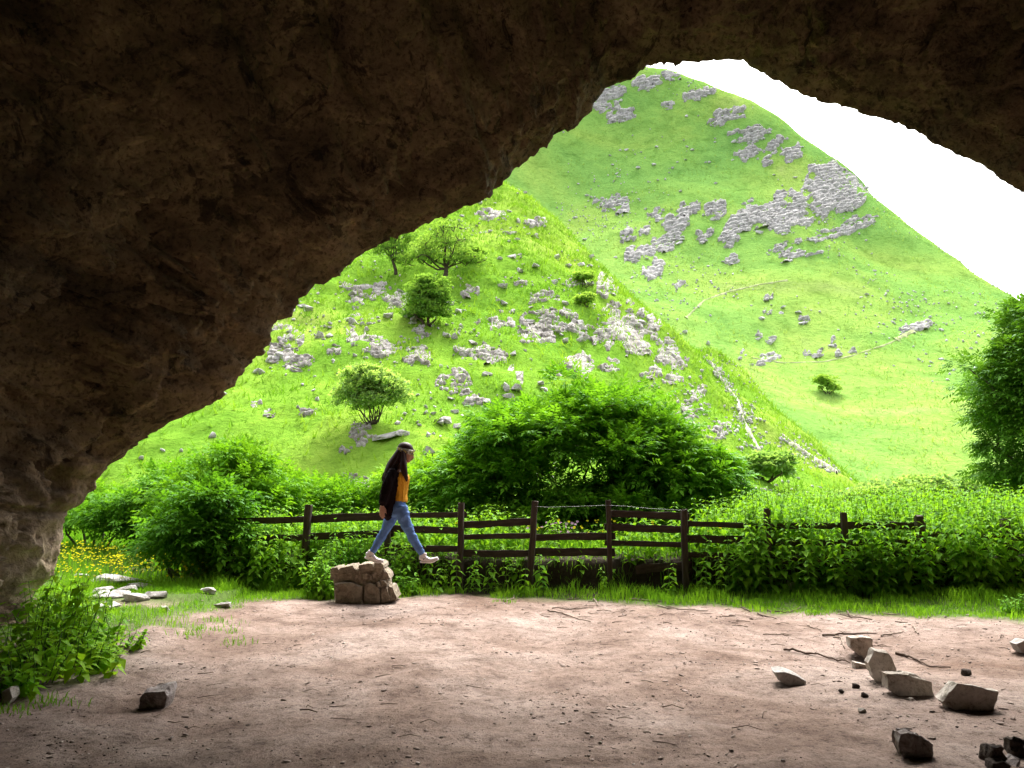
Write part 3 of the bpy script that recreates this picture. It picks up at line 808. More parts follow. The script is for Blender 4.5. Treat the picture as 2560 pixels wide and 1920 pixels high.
# footpaths worn into the far hill
M['path'] = mat_plain('worn_chalky_path', (0.31, 0.35, 0.16), 0.95, 0.35, 1.2, 0.5, 0.05)
M['scree_path'] = mat_plain('pale_stony_path', (0.44, 0.42, 0.33), 0.95, 0.3, 2.5, 0.6, 0.05)
def ribbon(name, hill, lohi, pxs, width, lift, mat='path'):
    pts = []
    for (a, b) in zip(pxs[:-1], pxs[1:]):
        for t in np.linspace(0, 1, 12, endpoint=False): pts.append((a[0] + (b[0] - a[0]) * t, a[1] + (b[1] - a[1]) * t))
    w = [hill.hit(x, y, *lohi) for x, y in pts]; w = np.array([q for q in w if q is not None])
    tg = np.gradient(w[:, :2], axis=0); tg /= np.linalg.norm(tg, axis=1)[:, None] + 1e-9
    nn = np.stack([-tg[:, 1], tg[:, 0]], 1)
    rr = np.random.default_rng(3); wd = width * np.clip(0.8 + 0.55 * rr.normal(size=len(w)), 0.25, 2.2)
    rows = []
    for s in (-1, -0.33, 0.33, 1):
        x = w[:, 0] + nn[:, 0] * wd * s * 0.5; y = w[:, 1] + nn[:, 1] * wd * s * 0.5
        rows.append(np.column_stack([x, y, hill.z(x, y) + lift - (0.25 if abs(s) == 1 else 0)]))
    Vv = np.stack(rows, 1).reshape(-1, 3)
    o = link(name, big_mesh(name, Vv, grid_faces(len(w), 4), [M[mat]], True)); o['kind'] = 'structure'
ribbon('footpath', HC, LOC_, [(1715,795), (1760,752), (1820,730), (1900,712), (1975,700)], 0.55, 0.16)
ribbon('footpath', HC, LOC_, [(1880,895), (1960,908), (2060,905), (2130,890), (2220,860), (2290,828)], 0.35, 0.12)
ribbon('footpath', HC, LOC_, [(2240,850), (2265,835), (2300,820)], 1.3, 0.16)
ribbon('footpath', HA, LOA, [(1742,872), (1765,884), (1788,925), (1815,965), (1846,1005), (1858,1050), (1888,1108), (1912,1150)], 0.36, 0.16, 'scree_path')
ribbon('stony_strip', HA, LOA, [(1955,1088), (1995,1122), (2040,1150), (2085,1178), (2112,1198)], 0.55, 0.16, 'scree_path')
# ================================================================ VEGETATION
M['leaf_bush'] = mat_leaf('elder_leaf', (0.075, 0.22, 0.014), (0.15, 0.36, 0.025), 0.45, 0.015)
M['leaf_light'] = mat_leaf('young_leaf', (0.12, 0.30, 0.016), (0.22, 0.44, 0.03), 0.45, 0.012)
M['leaf_nettle'] = mat_leaf('nettle_leaf', (0.11, 0.29, 0.014), (0.22, 0.44, 0.025), 0.42, 0.012, 1.6)
M['leaf_dark'] = mat_leaf('ash_leaf', (0.055, 0.15, 0.016), (0.11, 0.26, 0.025), 0.38, 0.015)
M['leaf_thorn'] = mat_leaf('hawthorn_leaf', (0.19, 0.36, 0.08), (0.32, 0.51, 0.12), 0.45, 0.0)
M['leaf_pale'] = mat_leaf('willow_leaf', (0.26, 0.44, 0.15), (0.38, 0.55, 0.22), 0.45, 0.0)
M['leaf_fore'] = mat_leaf('broad_leaf', (0.17, 0.40, 0.018), (0.32, 0.57, 0.03), 0.5, 0.02, 3.0)
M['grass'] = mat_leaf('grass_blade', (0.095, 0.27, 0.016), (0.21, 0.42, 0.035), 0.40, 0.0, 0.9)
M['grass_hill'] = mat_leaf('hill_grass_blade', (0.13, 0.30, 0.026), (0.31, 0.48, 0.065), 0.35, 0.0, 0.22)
M['grass_far'] = mat_leaf('far_grass_blade', (0.20, 0.38, 0.12), (0.31, 0.46, 0.14), 0.35, 0.0, 0.06)  # blades carry the same painted haze tint as the far slope
M['bark'] = mat_plain('grey_brown_bark', (0.075, 0.06, 0.045), 0.95, 0.4, 12, 0.7, 0.02)
M['stem'] = mat_plain('green_stem', (0.10, 0.17, 0.04), 0.8, 0.3, 20, 0.2, 0.005)

def leaf_template(length, width, droop=0.15, fold=0.12):
    """pointed leaf with a folded midrib: 6 verts, 4 triangles, growing along +y, face up +z"""
    Lh, w = length, width * 0.5
    V = np.array([[0, 0, 0], [w, 0.38 * Lh, fold * w * 2 - droop * 0.1 * Lh], [0, 0.42 * Lh, -droop * 0.12 * Lh], [-w, 0.38 * Lh, fold * w * 2 - droop * 0.1 * Lh], [0, Lh, -droop * Lh]])
    F = np.array([[0, 1, 2], [1, 4, 2], [2, 4, 3], [0, 2, 3]])
    return V, F
def rot_z(a): c, s = np.cos(a), np.sin(a); return np.array([[c, -s, 0], [s, c, 0], [0, 0, 1.0]])
def rot_x(a): c, s = np.cos(a), np.sin(a); return np.array([[1.0, 0, 0], [0, c, -s], [0, s, c]])
def combine(parts):
    Vs, Fs, off = [], [], 0
    for v, f in parts: Vs.append(v); Fs.append(f + off); off += len(v)
    return np.concatenate(Vs), np.concatenate(Fs)
def spray_template(rng, n=7, size=0.26, lw=0.34):
    """a compound leaf: leaflets in pairs along a stalk"""
    parts = []
    pairs = (n - 1) // 2
    for k in range(pairs):
        t = (k + 0.7) / (pairs + 0.6)
        for s in (-1, 1):
            l = size * (0.42 + 0.1 * rng.uniform(-1, 1)) * (1.05 - 0.25 * abs(t - 0.5))
            v, f = leaf_template(l, l * lw * 1.15, 0.22, 0.1)
            v = v @ rot_x(rng.uniform(-0.35, 0.1)).T @ rot_z(-s * rng.uniform(0.8, 1.2)).T
            parts.append((v + np.array([0, t * size * 0.8, -0.16 * t * t * size]), f))
    l = size * 0.48
    v, f = leaf_template(l, l * lw * 1.2, 0.25, 0.1)
    parts.append((v @ rot_x(-0.35).T + np.array([0, size * 0.72, -0.13 * size]), f))
    return combine(parts)
def bunch_template(rng, n=5, size=0.1):
    """a tuft of small simple leaves at a twig end"""
    parts = []
    for k in range(n):
        v, f = leaf_template(size * rng.uniform(0.7, 1.2), size * 0.62, 0.2, 0.1)
        parts.append((v @ rot_x(rng.uniform(-0.5, 0.9)).T @ rot_z(rng.uniform(0, 6.28)).T, f))
    return combine(parts)
def frames(dirs, rng, up=0.6, jitter=0.4):
    """rotation matrices whose +y follows dirs and whose +z stays near the sky"""
    d = dirs / (np.linalg.norm(dirs, axis=1)[:, None] + 1e-9)
    z = np.zeros_like(d); z[:, 2] = 1; z += rng.normal(size=d.shape) * jitter
    x = np.cross(d, z); x /= np.linalg.norm(x, axis=1)[:, None] + 1e-9
    z2 = np.cross(x, d)
    return np.stack([x, d, z2], 2)
def instance(templates, locs, mats, scales, rng):
    ids = rng.integers(len(templates), size=len(locs))
    Vs, Fs, off = [], [], 0
    for k, (v, f) in enumerate(templates):
        sel = np.where(ids == k)[0]
        if len(sel) == 0: continue
        q = np.einsum('nij,vj->nvi', mats[sel], v) * scales[sel][:, None, None] + locs[sel][:, None, :]
        ff = f[None] + (np.arange(len(sel)) * len(v))[:, None, None] + off
        Vs.append(q.reshape(-1, 3)); Fs.append(ff.reshape(-1, f.shape[1])); off += len(sel) * len(v)
    return np.concatenate(Vs), np.concatenate(Fs)
def tube(path, radii, sides=6, cap=True):
    path = np.asarray(path, float); n = len(path)
    t = np.gradient(path, axis=0); t /= np.linalg.norm(t, axis=1)[:, None] + 1e-9
    up = np.array([0, 0, 1.0]) if abs(t[0][2]) < 0.9 else np.array([1.0, 0, 0])
    Vs = []
    x = np.cross(up, t[0]); x /= np.linalg.norm(x)
    for k in range(n):
        x = x - t[k] * (x @ t[k]); x /= np.linalg.norm(x) + 1e-9
        y = np.cross(t[k], x)
        a = np.arange(sides) / sides * 2 * np.pi
        Vs.append(path[k] + radii[k] * (np.cos(a)[:, None] * x + np.sin(a)[:, None] * y))
    V = np.concatenate(Vs + [path[:1], path[-1:]])
    F = []
    for k in range(n - 1):
        for s in range(sides):
            a, b = k * sides + s, k * sides + (s + 1) % sides
            F += [[a, b, b + sides], [a, b + sides, a + sides]]
    if cap:
        for s in range(sides):
            F.append([n * sides, (s + 1) % sides, s]); F.append([n * sides + 1, (n - 1) * sides + s, (n - 1) * sides + (s + 1) % sides])
    return V, np.array(F)
def bent(a, b, rng, sag=0.12, n=6):
    a = np.asarray(a, float); b = np.asarray(b, float); t = np.linspace(0, 1, n)[:, None]
    L_ = np.linalg.norm(b - a); off = rng.normal(size=3) * sag * L_; off2 = rng.normal(size=3) * sag * 0.5 * L_
    return a + (b - a) * t + off * np.sin(np.pi * t) + off2 * np.sin(2 * np.pi * t)

def woody(name, label, cat, base, blobs, clumps, per, templates, leaf_mat, seed, stems=5, stem_r=0.05, trunk=None, clump_r=0.35, spread=0.25, droop=-0.15, scale=(0.75, 1.25), twigs=1.0, group=None, shell=0.55):
    """tree or shrub: stems > limbs to leaf clumps, leaf sprays gathered round each clump"""
    rng = np.random.default_rng(seed)
    base = np.asarray(base, float)
    root = empty(name, base)
    vol = np.array([b[3] * b[4] * b[5] for b in blobs]) ** (2 / 3); vol /= vol.sum()
    cl = []
    for b, share in zip(blobs, vol):
        k = max(3, int(round(clumps * share)))
        d = rng.normal(size=(k, 3)); d /= np.linalg.norm(d, axis=1)[:, None]
        d[:, 2] = np.where(d[:, 2] < -0.3, -d[:, 2] * 0.6, d[:, 2])
        rad_ = rng.uniform(shell, 1.0, k)[:, None] ** 0.7
        cl.append(np.array(b[:3]) + d * np.array(b[3:6]) * rad_ * (1 + 0.12 * rng.normal(size=(k, 1))))
    cl = np.concatenate(cl)
    # wood
    parts = []
    if trunk:
        top = np.array(trunk)
        parts.append(tube(bent((0, 0, -0.12), top, rng, 0.05, 7), np.linspace(stem_r * 1.5, stem_r, 7), 9))
        forks = [top]
    else:
        forks = []
        for k in range(stems):
            a = 6.28 * k / stems + rng.uniform(-0.5, 0.5)
            f = np.array([math.cos(a) * spread * rng.uniform(0.6, 1.3), math.sin(a) * spread * rng.uniform(0.6, 1.3), 0]) 
            c = cl[rng.integers(len(cl))]
            top = f * 2.2 + np.array([c[0] * 0.35, c[1] * 0.35, max(0.25, c[2] * rng.uniform(0.35, 0.6))])
            parts.append(tube(bent(f * 0.6 + np.array([0, 0, -0.08]), top, rng, 0.06, 6), np.linspace(stem_r * 1.2, stem_r * 0.75, 6), 7))
            forks.append(top)
    wood = combine(parts)
    o = link('trunk', big_mesh('trunk', *wood, [M['bark']], True), root)
    parts = []
    forks = np.array(forks)
    # limbs: half of the clumps get a limb from a fork, the others a twig from the nearest limb end
    order = rng.permutation(len(cl)); ends = []
    for j, i in enumerate(order[: max(3, int(len(cl) * 0.6 * twigs))]):
        c = cl[i]
        src = forks[np.argmin(((forks - c) ** 2).sum(1) + rng.uniform(0, 0.3, len(forks)))]
        pth = bent(src, c, rng, 0.10, 6)
        if ends and j > 8:
            E = np.array(ends); k = np.argmin(((E - c) ** 2).sum(1)); pth = bent(E[k], c, rng, 0.10, 5)
            r0 = stem_r * 0.28
        else: r0 = stem_r * 0.6
        parts.append(tube(pth, np.linspace(r0, r0 * 0.3, len(pth)), 5, False))
        ends.append(pth[len(pth) // 2]); ends.append(pth[-2])
    o = link('branches', big_mesh('branches', *combine(parts), [M['bark']], True), root)
    # leaves
    n = len(cl) * per
    ci = np.repeat(np.arange(len(cl)), per)
    size_c = rng.uniform(0.6, 1.3, len(cl)) * clump_r
    g = rng.normal(size=(n, 3)); g /= np.linalg.norm(g, axis=1)[:, None]; g[:, 2] = np.where(g[:, 2] < -0.2, -g[:, 2], g[:, 2])
    loc = cl[ci] + g * (size_c[ci] * rng.uniform(0.15, 1.0, n) ** 0.6)[:, None] * np.array([1.15, 1.15, 0.75])
    dirs = g * 0.8 + (cl[ci] - np.mean([b[:3] for b in blobs], axis=0)) * 0.15 + np.array([0, 0, droop])
    V, F = instance(templates, loc, frames(dirs, rng), rng.uniform(scale[0], scale[1], n), rng)
    o = link('crown', big_mesh('crown', V, F, [leaf_mat]), root)
    tag(root, label, cat, group)
    return root

rng = np.random.default_rng(2)
SPRAY = [spray_template(rng, 7, 0.30, 0.36) for _ in range(5)]
SPRAY_S = [spray_template(rng, 5, 0.22, 0.42) for _ in range(5)]
BUNCH = [bunch_template(rng, 6, 0.13) for _ in range(5)]
BUNCH_L = [bunch_template(rng, 6, 0.22) for _ in range(5)]

def at_depth(px, D):
    x = P(px, 1224, D)[0]; return np.array([x, D, gz1(x, D)])
# big bush behind the fence
D = 16.8; b = at_depth(1480, D); b[2] = -0.1
m = D / FPX
woody('elder_bush', 'large dark green rounded elder bush behind the middle of the fence', 'bush', b,
      [(k_[0] * 1.10 - 0.1, k_[1], k_[2] * 1.14, k_[3] * 1.1, k_[4], k_[5] * 1.12) for k_ in [(-0.1,0,1.9,2.2,1.4,1.35), (-1.75,0,1.35,1.15,1.0,1.0), (1.6,0,1.35,1.3,1.1,0.95), (0.25,0.2,2.55,0.8,0.8,0.6), (-1.2,0,2.1,0.8,0.8,0.7), (1.15,0,2.1,0.8,0.8,0.6), (-0.4,0,2.5,0.5,0.5,0.5), (2.1,0,1.7,0.5,0.5,0.4), (-2.4,0,0.95,0.7,0.8,0.7), (2.45,-0.1,0.95,0.65,0.7,0.7), (-1.2,-0.3,0.7,1.1,0.9,0.6), (0.2,-0.4,0.8,1.2,0.9,0.7), (1.5,-0.3,0.7,1.0,0.9,0.6)]],
      430, 40, SPRAY, M['leaf_bush'], 31, stems=9, stem_r=0.045, clump_r=0.40, spread=0.35, shell=0.5)
# bushes left of the walker
for i, (px, D, lb, mt, bl, cl_, per) in enumerate([
    (560, 15.6, 'tall bright green elder bush growing over the left end of the fence', 'leaf_light', [(0,0,1.25,1.05,0.9,0.85), (0.7,0,1.1,0.8,0.7,0.6), (-0.6,0,1.0,0.7,0.7,0.7), (0.1,0,1.75,0.6,0.6,0.5)], 110, 40),
    (390, 17.5, 'loose light green bush near the cave pillar above the buttercups', 'leaf_bush', [(0,0,0.8,1.25,0.9,0.8), (0.7,0,1.3,0.9,0.8,0.7), (-0.8,0,0.6,0.8,0.7,0.6), (0.3,-0.2,0.4,1.2,0.7,0.4)], 140, 34),
    (770, 17.2, 'light green bush directly behind the walker', 'leaf_light', [(0,0,1.0,1.2,0.9,0.75), (-0.7,0,1.3,0.8,0.7,0.6), (0.9,0,0.8,0.8,0.7,0.6)], 100, 36),
    (230, 18.5, 'low bright bush glimpsed beside the cave pillar', 'leaf_light', [(0,0,0.8,0.9,0.8,0.7), (-0.9,0,0.6,0.7,0.7,0.5)], 60, 36),
    (500, 12.3, 'leafy young bush smothering the end post of the fence', 'leaf_bush', [(0,0,0.7,0.42,0.35,0.5), (0.35,0.1,0.5,0.3,0.3,0.4), (-0.3,0,0.45,0.35,0.35,0.4), (0.15,0.1,1.1,0.32,0.3,0.35)], 80, 30),
    (1030, 17.6, 'pale green bush between the walker and the big elder', 'leaf_light', [(0,0,1.0,0.8,0.8,0.7), (0.5,0,0.8,0.7,0.7,0.6)], 60, 34)]):
    b = at_depth(px, D); b[2] = max(b[2], HA.z1(b[0], b[1]) if D > 16 else b[2] - 0.0) - 0.05
    woody('leafy_bush', lb, 'bush', b, bl, cl_, per, SPRAY_S, M[mt], 40 + i, stems=6, stem_r=0.03, clump_r=0.34, spread=0.25)
# tree at the right edge
D = 23.0; b = at_depth(2700, D)
woody('ash_tree', 'tall dark green tree whose crown hangs in from the right', 'tree', b,
      [(0,0,4.0,2.5,2.3,2.4), (-1.2,0,2.6,1.45,1.6,1.4), (-1.6,-0.3,4.1,1.1,1.2,1.2), (-0.4,-0.4,5.6,1.5,1.5,1.3), (-1.6,0,1.6,0.8,1.2,0.8), (-0.9,0.3,1.2,1.3,1.3,0.9)],
      300, 48, SPRAY, M['leaf_dark'], 51, stem_r=0.16, trunk=(0.1, 0.1, 2.2), clump_r=0.5, droop=-0.35, scale=(0.8, 1.35))
# hawthorns and shrubs on the near hill
def on_hill(px, py): return HA.hit(px, py, *LOA)
woody('hawthorn_tree', 'spreading hawthorn tree with dark forked trunk on the near hillside', 'tree', on_hill(1113, 698),
      [(0,0,1.9,2.2,1.6,1.4), (-1.8,0,1.1,1.2,1.1,0.9), (1.9,0,1.1,1.3,1.1,0.8), (0.3,0,3.2,1.2,1.1,0.8), (-0.6,-0.3,1.0,1.2,0.9,0.6), (0.9,-0.3,1.0,1.2,0.9,0.6)], 170, 13, BUNCH, M['leaf_thorn'], 61, stem_r=0.13, trunk=(0.05, 0, 0.7), clump_r=0.62, twigs=1.6, shell=0.35)
woody('hawthorn_tree', 'thin hawthorn tree half hidden by the cave roof', 'tree', on_hill(990, 685),
      [(-0.3,0,1.5,1.2,1.0,0.9), (0.5,0,2.3,0.9,0.9,0.9), (-1.0,0,2.2,0.8,0.8,0.6), (0.2,0,0.9,0.9,0.8,0.5)], 80, 15, BUNCH, M['leaf_thorn'], 62, stem_r=0.09, trunk=(-0.25, 0, 1.0), clump_r=0.5, shell=0.35, twigs=1.6)
woody('hillside_bush', 'dense rounded green bush below the hawthorn tree', 'bush', on_hill(1068, 812),
      [(0,0,1.2,1.25,1.0,1.05), (0.2,0,2.1,0.75,0.7,0.8), (-0.4,0,0.5,1.0,0.8,0.5), (0.5,-0.1,0.5,0.8,0.8,0.5)], 140, 30, BUNCH, M['leaf_thorn'], 63, stem_r=0.06, stems=5, clump_r=0.4)
woody('multi_stemmed_shrub', 'many stemmed shrub with bare grey stems above the walker', 'shrub', on_hill(932, 1058),
      [(0,0,1.25,1.15,0.9,0.8), (-0.4,0,1.75,0.8,0.6,0.55), (0.7,0,0.9,0.7,0.6,0.6), (-0.8,0,0.85,0.6,0.6,0.6), (0.1,-0.3,0.65,0.8,0.5,0.5)], 200, 15, BUNCH, M['leaf_pale'], 64, stem_r=0.022, stems=18, clump_r=0.4, spread=0.13, shell=0.4)
for i, (px, py, s, lb) in enumerate([(1458, 716, 0.75, 'small dark shrub against the rocks near the hill crest'), (1462, 768, 0.6, 'low yellowish shrub below the crest rocks'), (1180, 660, 0.9, 'low bush beside the hawthorn tree')]):
    woody('hillside_shrub', lb, 'shrub', on_hill(px, py), [(0,0,0.7*s,1.0*s,0.9*s,0.6*s), (0.4*s,0,0.9*s,0.6*s,0.6*s,0.5*s)], 30, 24, BUNCH, M['leaf_thorn'], 70 + i, stem_r=0.03, stems=4, clump_r=0.3)
q = HC.hit(2068, 985, *LOC_)
woody('juniper_shrub', 'dark lone shrub on the open slope of the far hill', 'shrub', q, [(0,0,1.2,1.5,1.3,1.3), (-0.9,0,2.0,1.0,1.0,0.9), (1.0,0,0.6,1.0,0.9,0.6)], 60, 28, BUNCH_L, M['leaf_thorn'], 75, stem_r=0.07, stems=4, clump_r=0.55)
# scrub in the valley between the spur and the right-hand tree
for i, (px, D, zb, s, lb) in enumerate([(2300, 46, 0.0, 1.25, 'pale thin leaved shrub in the valley beside the right tree'), (2215, 44, -0.3, 1.0, 'pale green scrub bush in the valley below the spur'), (1915, 34, -0.3, 0.55, 'silvery green bush at the right foot of the near hill'), (2140, 38, -0.6, 0.9, 'low pale scrub behind the nettle bank'), (2390, 50, 0.2, 1.2, 'pale valley bush partly behind the dark tree')]):
    x = P(px, 1224, D)[0]
    woody('scrub_bush', lb, 'bush', (x, D, max(zb, HA.z1(x, D)) if px < 2200 else zb), [(0,0,0.8*s,1.5*s,1.2*s,0.9*s), (0.9*s,0,1.1*s,1.0*s,0.9*s,0.7*s), (-1.0*s,0,0.6*s,0.9*s,0.9*s,0.6*s), (0.2*s,-0.2*s,0.4*s,1.4*s,0.8*s,0.4*s)], 90, 22, BUNCH_L, M['leaf_pale'], 80 + i, stem_r=0.05, stems=5, clump_r=0.42, twigs=1.4)

# ---------------------------------------------------------------- nettles
def nettle_mesh(rng, h, name='nettle'):
    parts_s, parts_l = [], []
    n = 7
    lean = rng.normal(size=2) * 0.10
    t = np.linspace(0, 1, n)
    path = np.stack([lean[0] * h * t ** 1.8, lean[1] * h * t ** 1.8, h * t], 1)
    parts_s.append(tube(path, np.linspace(0.005, 0.0022, n), 4, False))
    nodes = int(h / 0.085)
    a0 = rng.uniform(0, 6.28)
    for k in range(nodes):
        f = 0.12 + 0.88 * (k + 0.5) / nodes
        pos = np.array([np.interp(f, t, path[:, j]) for j in range(3)])
        ln = 0.135 * math.sin(min(1.0, (1.12 - f) * 1.5) * 1.45) * rng.uniform(0.8, 1.2) + 0.02
        for s in (0, math.pi):
            v, fc = leaf_template(ln, ln * 0.56, 0.28, 0.14)
            tilt = rng.uniform(-0.55, 0.15) + 0.5 * max(0, f - 0.8) * 4 * 0.5
            v = v @ rot_x(tilt).T @ rot_z(a0 + s + k * math.pi / 2 + rng.normal() * 0.25).T
            parts_l.append((v + pos, fc))
    vs, fs = combine(parts_s); vl, fl = combine(parts_l)
    V, F = combine([(vs, fs), (vl, fl)])
    return V, F, len(fs)
rng = np.random.default_rng(8)
NET = []
for h in (0.4, 0.5, 0.62, 0.78, 0.9, 1.0, 1.1, 1.22, 1.3):
    V, F, k = nettle_mesh(rng, h)
    me = big_mesh('nettle', V, F, [M['stem'], M['leaf_nettle']], False, np.r_[np.zeros(k, int), np.ones(len(F) - k, int)])
    NET.append((h, V, F, k, me))
def nettle_ok(x, y):
    px = 1280 + x / y * FPX
    return not (880 < px < 1010 and y < 12)
r = np.random.default_rng(19)
spots = []
POST_PX = [570, 765, 970, 1152, 1330, 1526, 1712, 1920, 2115, 2308, 2520]
POST_NAME = ['bush covered end post', 'thick leaning post', 'post hidden by the walker', 'slim post', 'strongly tilted post', 'straight wired post', 'split post of the three rail bay', 'dark sunken post', 'buried post', 'pale topped post', 'pale leaning post']
def want_height(px, y, front):
    # bank height along the fence as the photograph shows it
    hh = np.interp(px, [480, 600, 760, 900, 1080, 1160, 1300, 1420, 1560, 1700, 1800, 1950, 2200, 2400, 2560], [1.2, 1.1, 0.95, 0.95, 0.95, 1.05, 1.0, 0.9, 0.95, 1.05, 1.2, 1.25, 1.2, 1.25, 1.25])
    return hh
for _ in range(1050):                      # through and just behind the fence
    px = r.uniform(470, 2620); D = r.uniform(-0.40, 0.9)
    x = (px - 1280) / FPX * 12.0; y = fence_y(x) + D
    dens_ = np.interp(px, [470, 700, 1050, 1150, 1300, 1345, 1520, 1740, 1830, 2620], [1.0, 0.9, 0.6, 0.55, 0.5, 0.12, 0.15, 0.6, 1.0, 1.0])
    if D < 0.1: dens_ *= np.interp(px, [470, 800, 1050, 1700, 1850, 2620], [1.0, 0.9, 0.45, 0.40, 0.85, 0.95])
    if r.uniform() > dens_: continue
    h = want_height(px, y, D < 0) * r.uniform(0.62, 1.08) * (np.interp(px, [700, 1000, 1600, 1850], [0.9, 0.6, 0.62, 0.95]) if D < 0.1 else 0.78)
    spots.append((x, y, h))
front = [(x, y, h) for x, y, h in spots]
nind = 0
spots.sort(key=lambda s: s[1])
rest = []
for x, y, h in spots:
    k = int(np.argmin([abs(nn[0] - h) for nn in NET])); k = max(0, min(len(NET) - 1, k + r.integers(-1, 2)))
    s = h / NET[k][0]
    z = gz1(x, y)
    if nind < 290 and r.uniform() < 0.6:
        o = link('nettle', NET[k][4], None, (x, y, z - 0.02), (r.normal() * 0.07, r.normal() * 0.07, r.uniform(0, 6.28)), (s, s, s))
        pk = int(np.argmin([abs(1280 + x / y * FPX - q_) for q_ in POST_PX]))
        side = 'in front of' if y < fence_y(x) - 0.06 else 'behind' if y > fence_y(x) + 0.12 else 'in line with'
        tag(o, ('tall' if h > 0.95 else 'short' if h < 0.65 else 'middling') + f' nettle {side} the {POST_NAME[pk]}', 'nettle', 'nettles along the fence')
        nind += 1
    else: rest.append((x, y, z, h, k))
for _ in range(2300):                     # the bank behind, seen as one mass
    px = r.uniform(440, 2640); D = r.uniform(12.6, 17.5)
    x = (px - 1280) / FPX * D
    dd_ = np.interp(px, [440, 900, 1000, 1340, 1360, 1760, 1830, 2640], [0.8, 0.7, 0.7, 0.55, 0.30, 0.35, 1, 1])
    if r.uniform() > dd_: continue
    h = np.interp(px, [440, 900, 1130, 1300, 1420, 1520, 1640, 1760, 1860, 2100, 2350, 2640], [0.65, 0.55, 0.7, 0.6, 0.42, 0.36, 0.4, 0.70, 0.92, 0.88, 0.94, 1.02]) * r.uniform(0.6, 1.15)
    h *= np.interp(D, [13.5, 17.5], [1.0, 1.12])
    k = int(np.argmin([abs(nn[0] - h) for nn in NET]))
    rest.append((x, D, gz1(x, D), h, k))
Vs, Fs, Ms, off = [], [], [], 0
for x, y, z, h, k in rest:
    hh, V, F, ks, me = NET[k]
    s = h / hh; a = r.uniform(0, 6.28)
    Vs.append((V * s) @ rot_x(r.normal() * 0.07).T @ rot_z(a).T + np.array([x, y, z - 0.02])); Fs.append(F + off); off += len(V)
    Ms.append(np.r_[np.zeros(ks, int), np.ones(len(F) - ks, int)])
o = link('nettle_bank', big_mesh('nettle_bank', np.concatenate(Vs), np.concatenate(Fs), [M['stem'], M['leaf_nettle']], False, np.concatenate(Ms)))
tag(o, 'dense bank of bright nettles filling the ground behind the fence', 'nettles', kind='stuff')

# ---------------------------------------------------------------- leafy plants with their own parts
def leafy_plant(name, label, base, n_stems, h, spread, leaf_len, mat, seed, cat='plant', group=None, lw=0.62, lean=(0, 0), keep=None):
    rng = np.random.default_rng(seed)
    root = empty(name, base); ps, pl = [], []
    for k in range(n_stems):
        a = rng.uniform(0, 6.28); rr_ = spread * math.sqrt(rng.uniform())
        b = np.array([math.cos(a) * rr_, math.sin(a) * rr_ * 0.8, 0.0])
        hh = h * rng.uniform(0.55, 1.05) * (1 - 0.35 * rr_ / max(spread, 1e-3))
        tip = b * 1.35 + np.array([lean[0], lean[1], 0]) * hh + np.array([rng.normal() * 0.12 * hh, rng.normal() * 0.12 * hh, hh])
        b[2] = gz1(base[0] + b[0], base[1] + b[1]) - base[2] - 0.02
        pth = bent(b, tip, rng, 0.07, 7)
        ps.append(tube(pth, np.linspace(0.006, 0.0025, 7), 4, False))
        nn = max(5, int(hh / 0.075))
        for j in range(nn):
            f = 0.2 + 0.8 * (j + 0.6) / nn
            pos = np.array([np.interp(f, np.linspace(0, 1, 7), pth[:, q]) for q in range(3)])
            for s in (0, math.pi):
                ln = leaf_len * rng.uniform(0.65, 1.2) * (1.1 - 0.55 * f)
                v, fc = leaf_template(ln, ln * lw, 0.3, 0.14)
                v = v @ rot_x(rng.uniform(-0.6, 0.25) + (0.5 if f > 0.9 else 0)).T @ rot_z(s + j * 1.57 + rng.normal() * 0.4).T
                pl.append((v + pos, fc))
    link('stems', big_mesh('stems', *combine(ps), [M['stem']]), root)
    link('leaves', big_mesh('leaves', *combine(pl), [mat]), root)
    tag(root, label, cat, group)
    return root
def wallpt(px, py): return gpt(px, py)
for i, (px, py, ns, h, sp, ll, lb) in enumerate([
    (185, 1616, 36, 0.58, 0.34, 0.14, 'bushy green plant standing out on the earth below the cave pillar'),
    (105, 1640, 32, 0.86, 0.36, 0.15, 'leafy plant growing tight against the foot of the cave pillar'),
    (60, 1690, 26, 0.55, 0.36, 0.15, 'low broad leaved plant in the shade of the overhang'),
    (255, 1662, 18, 0.30, 0.26, 0.13, 'low spreading plant at the edge of the bare earth'),
    (180, 1685, 18, 0.30, 0.32, 0.15, 'sprawling ground plant in front of the pillar plants'),
    (285, 1622, 12, 0.24, 0.20, 0.11, 'small bright plant between the turf and the pillar plants'),
    (20, 1735, 12, 0.26, 0.22, 0.14, 'dark leaved seedling clump at the left edge of the floor'),
    (140, 1550, 20, 0.50, 0.26, 0.12, 'sunlit plant beside the loose slabs at the cave pillar')]):
    leafy_plant('broadleaf_plant', lb, gpt(px, py), ns, h, sp, ll, M['leaf_fore'], 100 + i)
